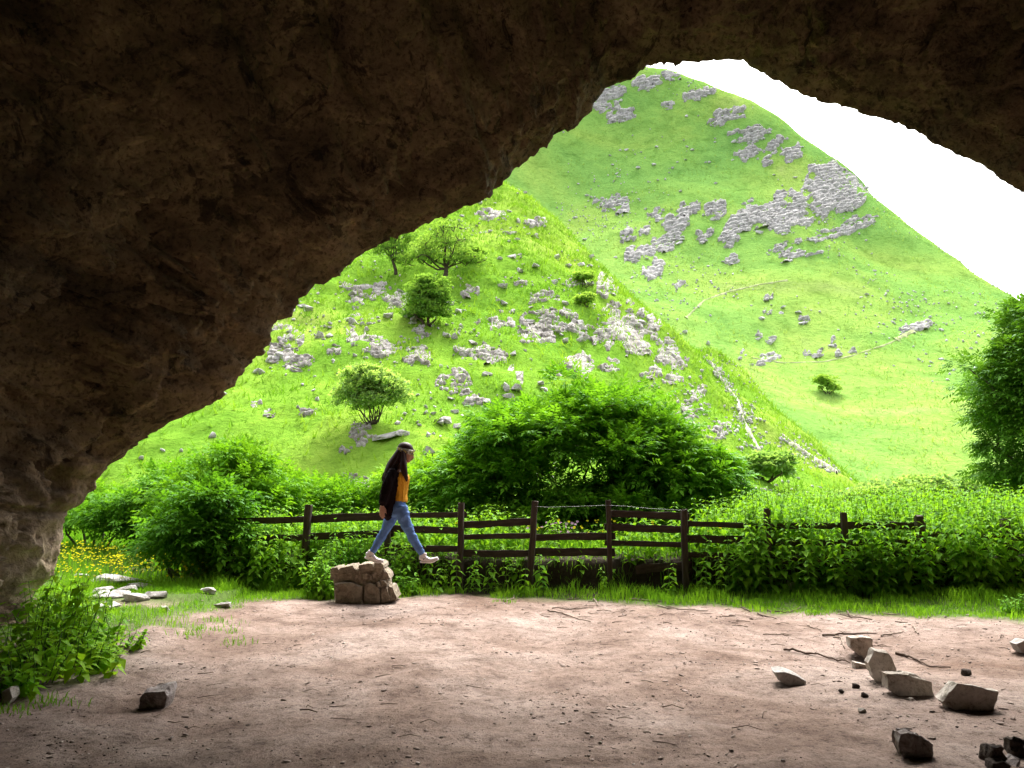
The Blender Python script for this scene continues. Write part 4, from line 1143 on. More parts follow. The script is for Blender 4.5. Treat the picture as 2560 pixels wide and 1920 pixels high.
for i, (px, py, ns, h, sp, ll, lb) in enumerate([
    (806, 1494, 34, 0.72, 0.22, 0.14, 'bright nettle clump at the left side of the stepping stone'),
    (868, 1472, 36, 1.12, 0.32, 0.14, 'tall bright nettle clump rising behind the stepping stone'),
    (985, 1472, 26, 0.92, 0.22, 0.14, 'leafy nettle clump at the right side of the stepping stone'),
    (1015, 1488, 12, 0.46, 0.14, 0.12, 'low leafy clump below the walker forward foot'),
    (1270, 1456, 10, 0.55, 0.2, 0.12, 'leafy weed clump before the leaning fence post'),
    (1525, 1462, 7, 0.26, 0.12, 0.10, 'small weed at the foot of the straight fence post'),
    (1890, 1470, 14, 0.5, 0.24, 0.13, 'drooping leafy clump in front of the overgrown fence'),
    (2185, 1478, 10, 0.75, 0.18, 0.15, 'broad leaved weed standing before the dark fence bottom'),
    (2540, 1535, 16, 0.32, 0.16, 0.09, 'small bright plant at the edge of the trodden earth'),
    (700, 1470, 18, 0.5, 0.36, 0.10, 'low dark weeds under the left end of the fence'),
    (600, 1462, 18, 0.62, 0.34, 0.13, 'drooping nettle clump in front of the fence end'),
    (1105, 1462, 9, 0.42, 0.22, 0.11, 'low weeds under the rails right of the walker')]):
    leafy_plant('nettle_clump', lb, gpt(px, py), ns, h, sp, ll, M['leaf_nettle'], 130 + i)

# ---------------------------------------------------------------- grass (uncountable)
def blades(x, y, z, h, w, rng, lean=0.35, segs=1):
    n = len(x); a = rng.uniform(0, 6.28, n)
    dx, dy = np.cos(a), np.sin(a)
    b = rng.uniform(0, 6.28, n); lx, ly = np.cos(b) * h * lean * rng.uniform(0.2, 1.3, n), np.sin(b) * h * lean * rng.uniform(0.2, 1.3, n)
    p0 = np.stack([x - dx * w / 2, y - dy * w / 2, z], 1); p1 = np.stack([x + dx * w / 2, y + dy * w / 2, z], 1)
    tip = np.stack([x + lx, y + ly, z + h], 1)
    if segs == 1:
        V = np.stack([p0, p1, tip], 1).reshape(-1, 3); return V, np.arange(3 * n).reshape(n, 3)
    mid = np.stack([x + lx * 0.35, y + ly * 0.35, z + h * 0.62], 1)
    m0 = mid - np.stack([dx, dy, 0 * dx], 1) * (w * 0.4)[:, None]; m1 = mid + np.stack([dx, dy, 0 * dx], 1) * (w * 0.4)[:, None]
    tip[:, 2] -= h * 0.08
    V = np.stack([p0, p1, m0, m1, tip], 1).reshape(-1, 3)
    base = np.arange(n)[:, None] * 5
    F = np.concatenate([base + np.array([[0, 1, 3]]), base + np.array([[0, 3, 2]]), base + np.array([[2, 3, 4]])])
    return V, F
r = np.random.default_rng(33)
n = 150000
x = r.uniform(-6.6, 8.2, n); y = r.uniform(7.0, 13.6, n)
t_ = y - grass_front(x) + 0.35 * n2(x, y, 0.7, 4, 3) + 0.25 * n2(x, y, 0.25, 6, 2)
ok = (t_ > 0.05) & (y < fence_y(x) - 0.05 + 0.3 * r.normal(size=n))
lx_ = (x + 0.3 * n2(x, y, 0.8, 14, 3) < -3.55) & (y > 7.6) & (n2(x, y, 1.1, 21, 3) < 0.12)
ok = (ok | lx_) & ~((x < -4.25) & (y < 8.6))
bare_left = (x < -2.9) & (n2(x, y, 1.1, 21, 3) > 0.12) & (y < 10.6)
ok &= ~bare_left
ok &= r.uniform(size=n) < np.clip(0.35 + t_ * 1.2, 0.3, 1)
x, y = x[ok], y[ok]
h = r.uniform(0.04, 0.13, len(x)) * np.clip(1 + 0.9 * n2(x, y, 0.35, 7, 2), 0.35, 2) * np.interp(fence_y(x) - y, [0, 0.5, 1.2], [1.7, 1.25, 0.9])
V, F = blades(x, y, ground_z(x, y) - 0.005, h, r.uniform(0.005, 0.010, len(x)), r, 0.55, 2)
o = link('verge_grass', big_mesh('verge_grass', V, F, [M['grass']])); tag(o, 'short bright grass verge between the bare earth and the fence', 'grass', kind='stuff')
# stray tufts on the earth
x, y = [], []
for px, py, k in [(2035,1535,160), (2108,1520,60), (2180,1526,120), (590,1612,40), (560,1582,40), (535,1555,60), (505,1575,50), (1260,1505,60), (1820,1512,70), (560,1565,30), (470,1590,50), (130,1760,60), (20,1780,60)]:
    q = gpt(px, py); x += list(q[0] + r.normal(size=k) * 0.09); y += list(q[1] + r.normal(size=k) * 0.07)
x, y = np.array(x), np.array(y)
V, F = blades(x, y, ground_z(x, y) - 0.005, r.uniform(0.03, 0.085, len(x)), r.uniform(0.005, 0.01, len(x)), r, 0.6, 2)
o = link('stray_grass', big_mesh('stray_grass', V, F, [M['grass']])); tag(o, 'stray grass tufts on the edge of the trodden earth', 'grass', kind='stuff')
# meadow beyond the fence
n = 60000
x = r.uniform(-14, 18, n); y = r.uniform(12.0, 24, n)
ok = y > fence_y(x) + 0.35; x, y = x[ok], y[ok]; n = len(x)
z = np.maximum(ground_z(x, y), HA.z(x, y))
V, F = blades(x, y, z - 0.02, r.uniform(0.12, 0.36, n), r.uniform(0.012, 0.022, n), r, 0.5, 2)
o = link('meadow_grass', big_mesh('meadow_grass', V, F, [M['grass']])); tag(o, 'tall lush meadow grass beyond the fence', 'grass', kind='stuff')
# hill turf
n = 190000
x = r.uniform(-34, 44, n); y = 23 + 62 * r.uniform(size=n) ** 0.8
tu = n2(x, y, 1.3, 45, 2)
ok = tu + 0.5 * r.normal(size=n) > -0.05
x, y = x[ok], y[ok]
z = HA.z(x, y); ok = z > -0.2; x, y, z = x[ok], y[ok], z[ok]
h = r.uniform(0.10, 0.30, len(x)) * (1 + y / 110)
V, F = blades(x, y, z - 0.03, h, h * r.uniform(0.16, 0.3, len(x)), r, 0.9)
o = link('hillside_grass', big_mesh('hillside_grass', V, F, [M['grass_hill']])); tag(o, 'rough tussocky grass covering the near hillside', 'grass', kind='stuff')
n = 90000
x = r.uniform(-10, 130, n); y = r.uniform(84, 238, n)
ok = n2(x, y, 3.5, 46, 2) + 0.5 * r.normal(size=n) > 0.1
x, y = x[ok], y[ok]; z = HC.z(x, y); ok = z > 0.0; x, y, z = x[ok], y[ok], z[ok]
h = r.uniform(0.18, 0.5, len(x))
V, F = blades(x, y, z - 0.05, h, h * 0.5, r, 1.0)
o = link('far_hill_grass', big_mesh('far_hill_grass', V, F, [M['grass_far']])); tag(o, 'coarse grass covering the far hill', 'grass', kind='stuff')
# buttercups
M['petal'] = mat_leaf('buttercup_petal', (0.62, 0.58, 0.02), (0.74, 0.70, 0.03), 0.3, 0.0)
M['pink'] = mat_leaf('pink_petal', (0.65, 0.38, 0.55), (0.75, 0.5, 0.68), 0.3, 0.0)
def flowers(name, label, cnt, fx, fy, fz, size, mat):
    parts = []
    k = 6; a = np.arange(k) / k * 6.28
    cup = np.concatenate([[[0, 0, 0]], np.stack([np.cos(a), np.sin(a), 0 * a + 0.45], 1)])
    F1 = np.array([[0, i + 1, (i + 1) % k + 1] for i in range(k)])
    for i in range(cnt):
        s = size * r.uniform(0.7, 1.3)
        parts.append((cup * s @ rot_x(r.uniform(0.1, 0.9)).T + np.array([fx[i], fy[i], fz[i]]), F1))
    stems = [tube([(fx[i], fy[i], fz[i] - 0.3), (fx[i], fy[i], fz[i])], [0.003, 0.002], 3, False) for i in range(cnt)]
    vs, fs = combine(stems); vp, fp = combine(parts)
    V, F = combine([(vs, fs), (vp, fp)])
    o = link(name, big_mesh(name, V, F, [M['stem'], mat], False, np.r_[np.zeros(len(fs), int), np.ones(len(fp), int)]))
    tag(o, label, 'flowers', kind='stuff')
n = 3200
px_ = r.uniform(140, 540, n); D_ = r.uniform(11.8, 16.5, n)
fx = (px_ - 1280) / FPX * D_
ok = n2(fx, D_, 0.7, 62, 3) + 0.25 * r.normal(size=n) > 0.12
px_, D_, fx = px_[ok], D_[ok], fx[ok]; n = len(fx)
fz = ground_z(fx, D_) + r.uniform(0.12, 0.42, n)
flowers('buttercups', 'drift of yellow buttercups beside the cave pillar', n, fx, D_, fz, 0.016, M['petal'])
px_ = r.uniform(1050, 1800, 60); D_ = r.uniform(13.4, 15, 60); fx = (px_ - 1280) / FPX * D_
flowers('buttercups', 'few yellow buttercups beyond the middle of the fence', 60, fx, D_, ground_z(fx, D_) + r.uniform(0.25, 0.45, 60), 0.022, M['petal'])
px_ = r.normal(1400, 30, 26); D_ = r.uniform(13.8, 14.6, 26); fx = (px_ - 1280) / FPX * D_
flowers('pink_flowers', 'few pale pink flowers showing above the open fence bay', 26, fx, D_, ground_z(fx, D_) + r.uniform(0.22, 0.40, 26), 0.026, M['pink'])
# ================================================================ FENCE
M['wood'] = mat_plain('weathered_dark_wood', (0.060, 0.044, 0.034), 0.9, 0.45, 5.0, 0.8, 0.012, 0.15, (6, 6, 0.9))
M['wood_rail'] = mat_plain('weathered_rail_wood', (0.055, 0.040, 0.031), 0.9, 0.45, 5.0, 0.8, 0.012, 0.15, (0.9, 6, 6))
M['wire'] = mat_plain('galvanised_wire', (0.30, 0.30, 0.30), 0.5, 0.2, 30, 0.1, 0.002, 0.4)
def rough_board(name, length, w, h, axis_z, mat, parent, loc, rot, seed):
    """sawn timber with worn arrises, a slight warp and uneven ends"""
    rng = np.random.default_rng(seed)
    n = 9
    V, F = [], []
    prof = np.array([(-.5, -.38), (-.38, -.5), (.38, -.5), (.5, -.38), (.5, .38), (.38, .5), (-.38, .5), (-.5, .38)])
    wob = np.cumsum(rng.normal(size=(n, 2)) * 0.0035, axis=0)
    for k in range(n):
        t = k / (n - 1)
        sc_ = 1 + 0.05 * rng.normal()
        e = 0.0
        for a, b in prof:
            q = [a * w * sc_ + wob[k, 0] + rng.normal() * 0.0015, b * h * sc_ + wob[k, 1] + rng.normal() * 0.0015, t * length + (rng.normal() * 0.006 if k in (0, n - 1) else 0)]
            V.append(q)
    for k in range(n - 1):
        for s in range(8):
            a, b = k * 8 + s, k * 8 + (s + 1) % 8
            F.append((a, b, b + 8, a + 8))
    F.append(tuple(range(7, -1, -1))); F.append(tuple((n - 1) * 8 + i for i in range(8)))
    V = np.array(V)
    if not axis_z: V = np.stack([V[:, 2] - length / 2, V[:, 0], V[:, 1]], 1)
    me = bpy.data.meshes.new(name); me.from_pydata(V.tolist(), [], F); me.materials.append(mat); me.update()
    return link(name, me, parent, loc, rot)
posts = [(575,1245,562,1470,.10), (772,1262,757,1462,.115), (968,1268,972,1462,.10), (1155,1257,1150,1462,.10), (1339,1253,1319,1466,.105), (1527,1251,1526,1466,.085), (1709,1273,1716,1468,.105),
         (1917,1272,1925,1470,.10), (2108,1281,2123,1472,.10), (2300,1289,2318,1474,.12), (2509,1297,2536,1478,.115), (2700,1300,2705,1480,.11)]
def fpt(px, py, dy=0.0):
    D = 12.0
    for _ in range(4):
        p = P(px, py, D); D = fence_y(p[0]) + dy
    return P(px, py, D)
frng = np.random.default_rng(4)
plabel = ['fence end post swallowed by the leafy bush', 'thick weathered fence post leaning right behind the stepping stone', 'fence post hidden behind the walker', 'slim fence post one bay right of the walker', 'fence post tilting strongly with no top rail on its far side',
          'straight slim fence post carrying the loose wire', 'split fence post wrapped in nettles beside the three rail bay', 'dark fence post sunk in the nettle bank', 'fence post almost buried in nettles', 'fence post with pale sawn top above the nettles', 'pale split fence post leaning out of the nettles', 'fence post past the leaning pale one']
for i, (tx, ty, bx_, by_, w) in enumerate(posts):
    t = fpt(tx, ty); b = fpt(bx_, by_)
    g = gz1(b[0], b[1]); b[2] = g - 0.25
    d = Vector(t - b); L_ = d.length
    o = rough_board('fence_post', L_, w, w * 0.85, True, M['wood'], None, b, d.to_track_quat('Z', 'Y').to_euler(), 200 + i)
    tag(o, plabel[i], 'post', 'posts of the field fence')
rails = [(520,1304,780,1296), (520,1341,765,1341), (760,1298,980,1291), (760,1342,985,1335), (960,1288,1166,1287), (960,1320,1160,1326), (960,1366,1160,1372), (1150,1313,1340,1304), (1148,1343,1330,1341), (1150,1383,1325,1383),
         (1330,1344,1540,1340), (1328,1381,1538,1381), (1520,1283,1722,1291), (1512,1318,1722,1325), (1512,1357,1718,1363), (1590,1424,1730,1410), (1705,1309,1930,1316), (1705,1347,1928,1352), (1705,1389,1928,1392),
         (1912,1316,2125,1314), (1912,1357,2120,1360), (1920,1400,2125,1402), (2105,1314,2312,1316), (2110,1360,2318,1360), (2110,1385,2320,1390), (2300,1336,2540,1340), (2305,1372,2545,1376), (2305,1412,2548,1416), (2515,1342,2720,1346), (2520,1400,2725,1404)]
rl = ['top rail', 'middle rail', 'low rail']
names = ['at the bushy end of the fence', 'just behind the walker', 'between the walker and the slim post', 'sloping up to the tilted post', 'of the bay without a top rail', 'of the straight three rail bay', 'entering the nettle bank', 'inside the nettle bank', 'near the pale topped post', 'near the leaning pale post', 'at the far right of the fence']
rl_lab = ['top rail at the bushy end of the fence', 'second rail at the bushy end of the fence', 'top rail crossing behind the walker back', 'second rail crossing behind the walker legs',
    'top rail from the walker to the slim post', 'second rail from the walker to the slim post', 'low shaded rail from the walker to the slim post',
    'top rail sloping up to the tilted post', 'middle rail meeting the tilted post', 'low rail meeting the tilted post', 'upper rail of the bay that has no top rail', 'lower rail of the bay that has no top rail',
    'top rail of the straight three rail bay', 'middle rail of the straight three rail bay', 'lower rail of the straight three rail bay', 'fallen dark rail lying low under the three rail bay',
    'top rail running into the nettle bank', 'middle rail running into the nettle bank', 'low rail running into the nettle bank',
    'top rail inside the nettle bank', 'middle rail inside the nettle bank', 'low rail inside the nettle bank',
    'top rail beside the pale topped post', 'middle rail beside the pale topped post', 'low rail beside the pale topped post',
    'top rail towards the leaning pale post', 'middle rail towards the leaning pale post', 'low rail towards the leaning pale post', 'top rail past the leaning pale post', 'low rail past the leaning pale post']
for i, (x0, y0, x1, y1) in enumerate(rails):
    a = fpt(x0, y0, 0.075 if i % 2 else 0.068); b = fpt(x1, y1, 0.08)
    d = Vector(b - a); c = (a + b) / 2
    o = rough_board('fence_rail', d.length, 0.032, 0.098 + 0.012 * frng.normal(), False, M['wood_rail'], None, c, d.to_track_quat('X', 'Z').to_euler(), 300 + i)
    tag(o, 'dark wooden ' + rl_lab[i], 'rail', 'rails of the field fence')
# loose wire
w0 = [fpt(1372, 1268, 0.02), fpt(1440, 1266, 0.02), fpt(1516, 1263, -0.055), fpt(1560, 1265, -0.03), fpt(1620, 1271, 0.0), fpt(1712, 1276, -0.06)]
w0 = [fpt(1338, 1266, -0.06)] + w0
w0 = np.array(w0); tt = np.linspace(0, len(w0) - 1, 40)
pth = np.stack([np.interp(tt, np.arange(len(w0)), w0[:, k]) for k in range(3)], 1)
o = link('fence_wire', big_mesh('fence_wire', *tube(pth, np.full(40, 0.0025), 5), [M['wire']], True)); tag(o, 'slack wire strung between the tilted and straight fence posts', 'wire')

# ================================================================ STONES ON THE FLOOR
M['floor_stone'] = mat_limestone('floor_stone', (0.22, 0.18, 0.14), (0.50, 0.44, 0.37), (0.66, 0.60, 0.54), False, 3.0)
M['dark_stone'] = mat_limestone('dusky_stone', (0.10, 0.08, 0.07), (0.30, 0.25, 0.23), (0.48, 0.43, 0.41), False, 4.0)
M['char'] = mat_limestone('charred_wood', (0.012, 0.009, 0.008), (0.04, 0.028, 0.022), (0.10, 0.078, 0.064), False, 8.0)
M['slab'] = mat_limestone('slab_stone', (0.18, 0.165, 0.15), (0.42, 0.39, 0.36), (0.58, 0.55, 0.52), False, 2.5)
def roughen(bm, cuts, amp, freq, seed):
    bmesh.ops.triangulate(bm, faces=bm.faces)
    for _ in range(cuts):
        bmesh.ops.subdivide_edges(bm, edges=bm.edges[:], cuts=1, use_grid_fill=True)
    bm.normal_update()
    co = np.array([v.co[:] for v in bm.verts]); no = np.array([v.normal[:] for v in bm.verts])
    f1_, f2_, id_ = worley(co * freq * 0.6 + seed, seed)
    dsp = amp * (fbm(co * freq + seed * 1.7, 4, seed) * 0.8 + (id_ - 0.5) * 0.9)
    for v, d, n_ in zip(bm.verts, dsp, no): v.co += Vector(n_) * float(d)
def outline_stone(name, label, outline, depth, mat, seed, yb=None, top_tilt=0.0, shrink=0.8, amp=0.016, group=None, sink=0.045, cat='stone', cuts=3):
    """angular stone: front outline at its ground distance, its own thickness behind"""
    ob = np.array(outline, float)
    low = ob[np.argmax(ob[:, 1])] if yb is None else np.array(yb)
    base = gpt(low[0], low[1]); D = base[1]
    fr = np.array([P(x, y, D) for x, y in ob])
    c = fr.mean(0)
    bk = c + (fr - c) * shrink + np.array([0.0, depth, 0.0]); bk[:, 2] += top_tilt * depth
    mid = c + (fr - c) * 1.02 + np.array([0.0, depth * 0.45, 0.0]); 
    low_z = min(fr[:, 2].min(), base[2])
    pts_ = np.concatenate([fr, mid, bk])
    for arr in (pts_,): arr[:, 2] = np.where(arr[:, 2] < low_z + 0.02, arr[:, 2] - sink, arr[:, 2])
    org = np.array([c[0], D + depth * 0.4, base[2]])
    bm = bmesh.new()
    for p in pts_ - org: bm.verts.new(p)
    rr_ = bmesh.ops.convex_hull(bm, input=bm.verts)
    bmesh.ops.delete(bm, geom=list({g for g in rr_['geom_interior'] + rr_['geom_unused'] if isinstance(g, bmesh.types.BMVert)}), context='VERTS')
    roughen(bm, cuts, amp, 9.0, seed)
    bmesh.ops.recalc_face_normals(bm, faces=bm.faces)
    me = bpy.data.meshes.new(name); bm.to_mesh(me); bm.free(); me.materials.append(mat)
    o = link(name, me, None, org)
    tag(o, label, cat, group)
    return o
def z6(pts): return [(2050 + 0.2306 * x, 1540 + 0.2306 * y) for x, y in pts]
GR = 'row of dressed stones on the cave floor'
outline_stone('floor_stone', 'farthest stone of the row, dark right face and pale left face', z6([(315,225),(430,232),(560,255),(590,370),(545,468),(450,440),(330,340)]), 0.15, M['floor_stone'], 1, group=GR)
outline_stone('floor_stone', 'upright pointed stone with a bright left facet, second from the sticks', z6([(590,372),(522,510),(580,665),(700,712),(800,640),(825,570),(740,410)]), 0.16, M['floor_stone'], 2, group=GR, shrink=0.7)
outline_stone('floor_stone', 'long squared stone with pale drip streaks on its front', z6([(715,622),(960,645),(1220,712),(1250,880),(980,862),(745,795)]), 0.12, M['floor_stone'], 3, group=GR, shrink=0.95)
outline_stone('floor_stone', 'largest wedge shaped stone at the end of the row', z6([(1490,722),(1325,930),(1400,985),(1720,1045),(1860,1040),(1912,900),(1915,825)]), 0.15, M['floor_stone'], 4, group=GR, shrink=0.85)
outline_stone('floor_stone', 'rough chunky stone with pale ragged top lying apart from the row', z6([(870,1270),(990,1262),(1120,1325),(1212,1395),(1190,1520),(960,1542),(870,1480),(852,1380)]), 0.14, M['dark_stone'], 5, amp=0.02)
outline_stone('floor_stone', 'thin flat grey slab tilted on the bare floor', [(1860+.3165*x, 1540+.3165*y) for x, y in [(245,445),(320,440),(420,475),(490,515),(472,552),(290,522)]], 0.16, M['slab'], 6, amp=0.005, top_tilt=0.1, shrink=0.85)
outline_stone('floor_stone', 'low stone wedged under the largest stone of the row', z6([(1370,960),(1430,950),(1520,985),(1500,1018),(1400,1010)]), 0.08, M['dark_stone'], 7, amp=0.006)
outline_stone('floor_stone', 'dark squared stone with lit top alone on the shaded floor', [(.4069*x, 1540+.4069*y) for x, y in [(890,468),(1010,464),(1026,492),(1006,566),(862,570),(860,505)]], 0.20, M['dark_stone'], 8, top_tilt=0.12, shrink=0.9, amp=0.014)
outline_stone('floor_stone', 'pale broken stone at the left edge under the overhang', [(2,1730),(24,1722),(30,1745),(10,1760),(0,1755)], 0.12, M['floor_stone'], 9)
outline_stone('floor_stone', 'whitish stone at the right edge of the floor', [(2540,1610),(2562,1600),(2600,1612),(2600,1640),(2556,1634)], 0.15, M['slab'], 10, amp=0.01)
outline_stone('floor_stone', 'low flat earthy stone left of the pointed stone', z6([(380,505),(520,535),(515,555),(455,572),(390,548)]), 0.10, M['floor_stone'], 12, amp=0.006)
outline_stone('floor_stone', 'pale angular stone peeping from the verge grass', [(1860+.3165*x, 1180+.3165*y) for x, y in [(360,865),(440,880),(470,925),(345,918)]], 0.12, M['floor_stone'], 13)
outline_stone('charred_log', 'blackened stump of burnt wood at the fire site', z6([(1840,1640),(1850,1560),(1885,1440),(1960,1430),(2050,1555),(2010,1640)]), 0.12, M['char'], 14, amp=0.03, cat='wood', shrink=0.6)
outline_stone('charred_log', 'tall charred wood piece at the fire site edge', z6([(2092,1365),(2170,1370),(2260,1400),(2260,1545),(2120,1535)]), 0.12, M['char'], 15, amp=0.03, cat='wood', shrink=0.6)
outline_stone('charred_log', 'small burnt lump between the two charred pieces', z6([(1860,1680),(1880,1600),(1990,1590),(2080,1640),(2070,1700)]), 0.08, M['char'], 16, amp=0.02, cat='wood')
outline_stone('floor_stone', 'brown angular stone leaning on the charred wood', z6([(2060,1610),(2180,1540),(2190,1600),(2100,1650)]), 0.1, M['dark_stone'], 17, amp=0.008)
r = np.random.default_rng(77)
for i, (x, y, w, lb) in enumerate([(390,775,100,'largest dark earth clod near the long squared stone'), (230,815,85,'flat dark clod left of the round clod'), (480,862,105,'dark angular clod below the round clod'), (1585,632,150,'black clod beyond the wedge shaped stone'), (455,1030,100,'pale topped pebble in front of the long stone'), (985,900,70,'cracked pale pebble at the foot of the long stone')]):
    px, py = z6([(x, y)])[0]; q = gpt(px, py + 4); s = w * 0.2306 * q[1] / FPX
    o = link('clod', hull_mesh('clod', rock_pts(r, 26, 0.2), M['char'] if 'dark' in lb or 'black' in lb else M['floor_stone']), None, q + np.array([0, 0, s * 0.2]), (0, 0, r.uniform(0, 6)), (s, s * 0.8, s * 0.62))
    tag(o, lb, 'clod')

# loose slabs by the left pillar
SL = [(520,765,84,46), (745,795,235,70), (860,745,205,64), (930,825,142,36), (690,880,165,46), (855,895,125,40), (985,880,112,46), (692,960,125,44), (640,850,120,40), (1170,790,125,60), (1325,880,72,20), (1045,965,70,34), (800,845,90,30), (620,770,80,40), (1430,940,80,16)]
sl_lab = ['upright pale slab nearest the cave pillar', 'broad white topped slab in the heap by the pillar', 'raised flat slab with dark underside behind the white one', 'thin pale slab between the heap and the turf', 'long low slab at the front of the heap', 'flat reddish topped slab at the front of the heap', 'grey rounded slab at the right of the heap', 'bright white slab lying before the heap in the grass',
          'sunken slab at the left of the heap', 'dark squared block at the start of the fence bank', 'small flat stone out in the verge', 'small rounded stone in the grass before the heap', 'tilted small slab inside the heap', 'half buried slab behind the upright one', 'thin stone flush with the trodden earth']
for i, (x, y, w, h) in enumerate(SL):
    px, py = 0.3917 * x, 1150 + 0.3917 * y
    q = gpt(px, py); m = q[1] / FPX * 0.3917
    ww = w * m * 1.35; hh = max(0.08, h * m * 1.0)
    bm = bmesh.new()
    for p in rock_pts(r, 20, 0.75): bm.verts.new((p[0] * ww * 1.15, p[1] * ww * 0.75, p[2] * hh * 1.25))
    rr_ = bmesh.ops.convex_hull(bm, input=bm.verts)
    bmesh.ops.delete(bm, geom=list({g for g in rr_['geom_interior'] + rr_['geom_unused'] if isinstance(g, bmesh.types.BMVert)}), context='VERTS')
    roughen(bm, 1, 0.02, 5.0, 30 + i); bmesh.ops.recalc_face_normals(bm, faces=bm.faces)
    me = bpy.data.meshes.new('stone_slab'); bm.to_mesh(me); bm.free(); me.materials.append(M['dark_stone'] if 'dark squared' in sl_lab[i] else M['slab'])
    o = link('stone_slab', me, None, q + np.array([0, 0, hh * 0.32]), (r.normal() * 0.08, r.normal() * 0.08, r.uniform(-0.3, 0.3)))
    tag(o, sl_lab[i], 'stone', 'loose slabs by the cave pillar')

# ---------------------------------------------------------------- the stone the walker steps off: courses of weathered blocks
M['step'] = mat_limestone('stepping_stone', (0.13, 0.10, 0.07), (0.24, 0.19, 0.135), (0.38, 0.32, 0.24), False, 3.0)
SB = gpt(905, 1510); DS = SB[1]
def s7(x, y): return (800 + 0.1447 * x, 1340 + 0.1447 * y)
step = empty('stepping_stone', SB)
tag(step, 'waist high brown weathered stone block the walker is stepping off', 'stone')
def step_piece(name, outline, y0, depth, seed, amp=0.016, shrink=0.92, cuts=2, lab=None):
    fr = np.array([P(*s7(x, y), DS) for x, y in outline]); fr[:, 2] = np.maximum(fr[:, 2], SB[2] - 0.05)
    fr[:, 1] += y0
    c = fr.mean(0); bk = c + (fr - c) * shrink; bk[:, 1] += depth
    front = c + (fr - c) * 0.9; front[:, 1] -= 0.03
    bm = bmesh.new()
    for p in np.concatenate([fr, bk, front]) - SB: bm.verts.new(p)
    rr_ = bmesh.ops.convex_hull(bm, input=bm.verts)
    bmesh.ops.delete(bm, geom=list({g for g in rr_['geom_interior'] + rr_['geom_unused'] if isinstance(g, bmesh.types.BMVert)}), context='VERTS')
    roughen(bm, cuts, amp, 8.0, seed); bmesh.ops.recalc_face_normals(bm, faces=bm.faces)
    me = bpy.data.meshes.new(name); bm.to_mesh(me); bm.free(); me.materials.append(M['step'])
    return link(name, me, step)
step_piece('core', [(200,600),(1050,520),(1170,760),(1270,1130),(330,1190),(200,800)], 0.07, 0.45, 1, 0.03)
bp = [([(250,1200),(262,830),(420,800),(560,790),(740,870),(760,1190)], 0.0, 0.45), ([(745,1190),(770,850),(850,800),(960,830),(1040,920),(1050,1180)], 0.015, 0.45), ([(1050,1180),(1050,920),(1150,870),(1215,1080),(1200,1150)], 0.03, 0.42),
      ([(1215,1130),(1180,860),(1240,880),(1318,1090),(1290,1125)], 0.07, 0.40), ([(258,980),(255,830),(310,825),(330,970)], -0.02, 0.12),
      ([(1030,760),(1110,770),(1160,840),(1060,850)], 0.03, 0.2), ([(975,800),(1020,790),(1045,860),(1000,880)], 0.02, 0.2),
      ([(365,790),(372,650),(560,630),(560,770)], 0.07, 0.38), ([(568,770),(600,650),(690,640),(715,760)], 0.06, 0.38), ([(725,760),(735,660),(800,630),(850,670),(845,760)], 0.05, 0.38), ([(905,740),(890,660),(950,620),(1020,700),(1010,745)], 0.06, 0.38),
      ([(1040,735),(1000,600),(1080,570),(1170,660),(1200,740)], 0.09, 0.36), ([(265,810),(262,690),(355,680),(355,800)], 0.09, 0.36), ([(140,770),(160,650),(250,650),(255,770)], 0.10, 0.30), ([(860,760),(855,670),(885,680),(895,750)], 0.04, 0.2),
      ([(165,655),(175,560),(290,540),(330,600),(300,650)], 0.05, 0.42), ([(280,655),(330,550),(480,520),(560,500),(620,580),(600,625)], 0.04, 0.44), ([(640,560),(660,500),(830,470),(905,480),(915,580),(760,600)], 0.045, 0.44), ([(925,560),(930,462),(1040,458),(1095,500),(1100,560)], 0.05, 0.42)]
for i, (ol, y0, dp) in enumerate(bp): step_piece('rock_piece', ol, y0, dp, 50 + i, 0.010 if i > 3 else 0.014, cuts=2)

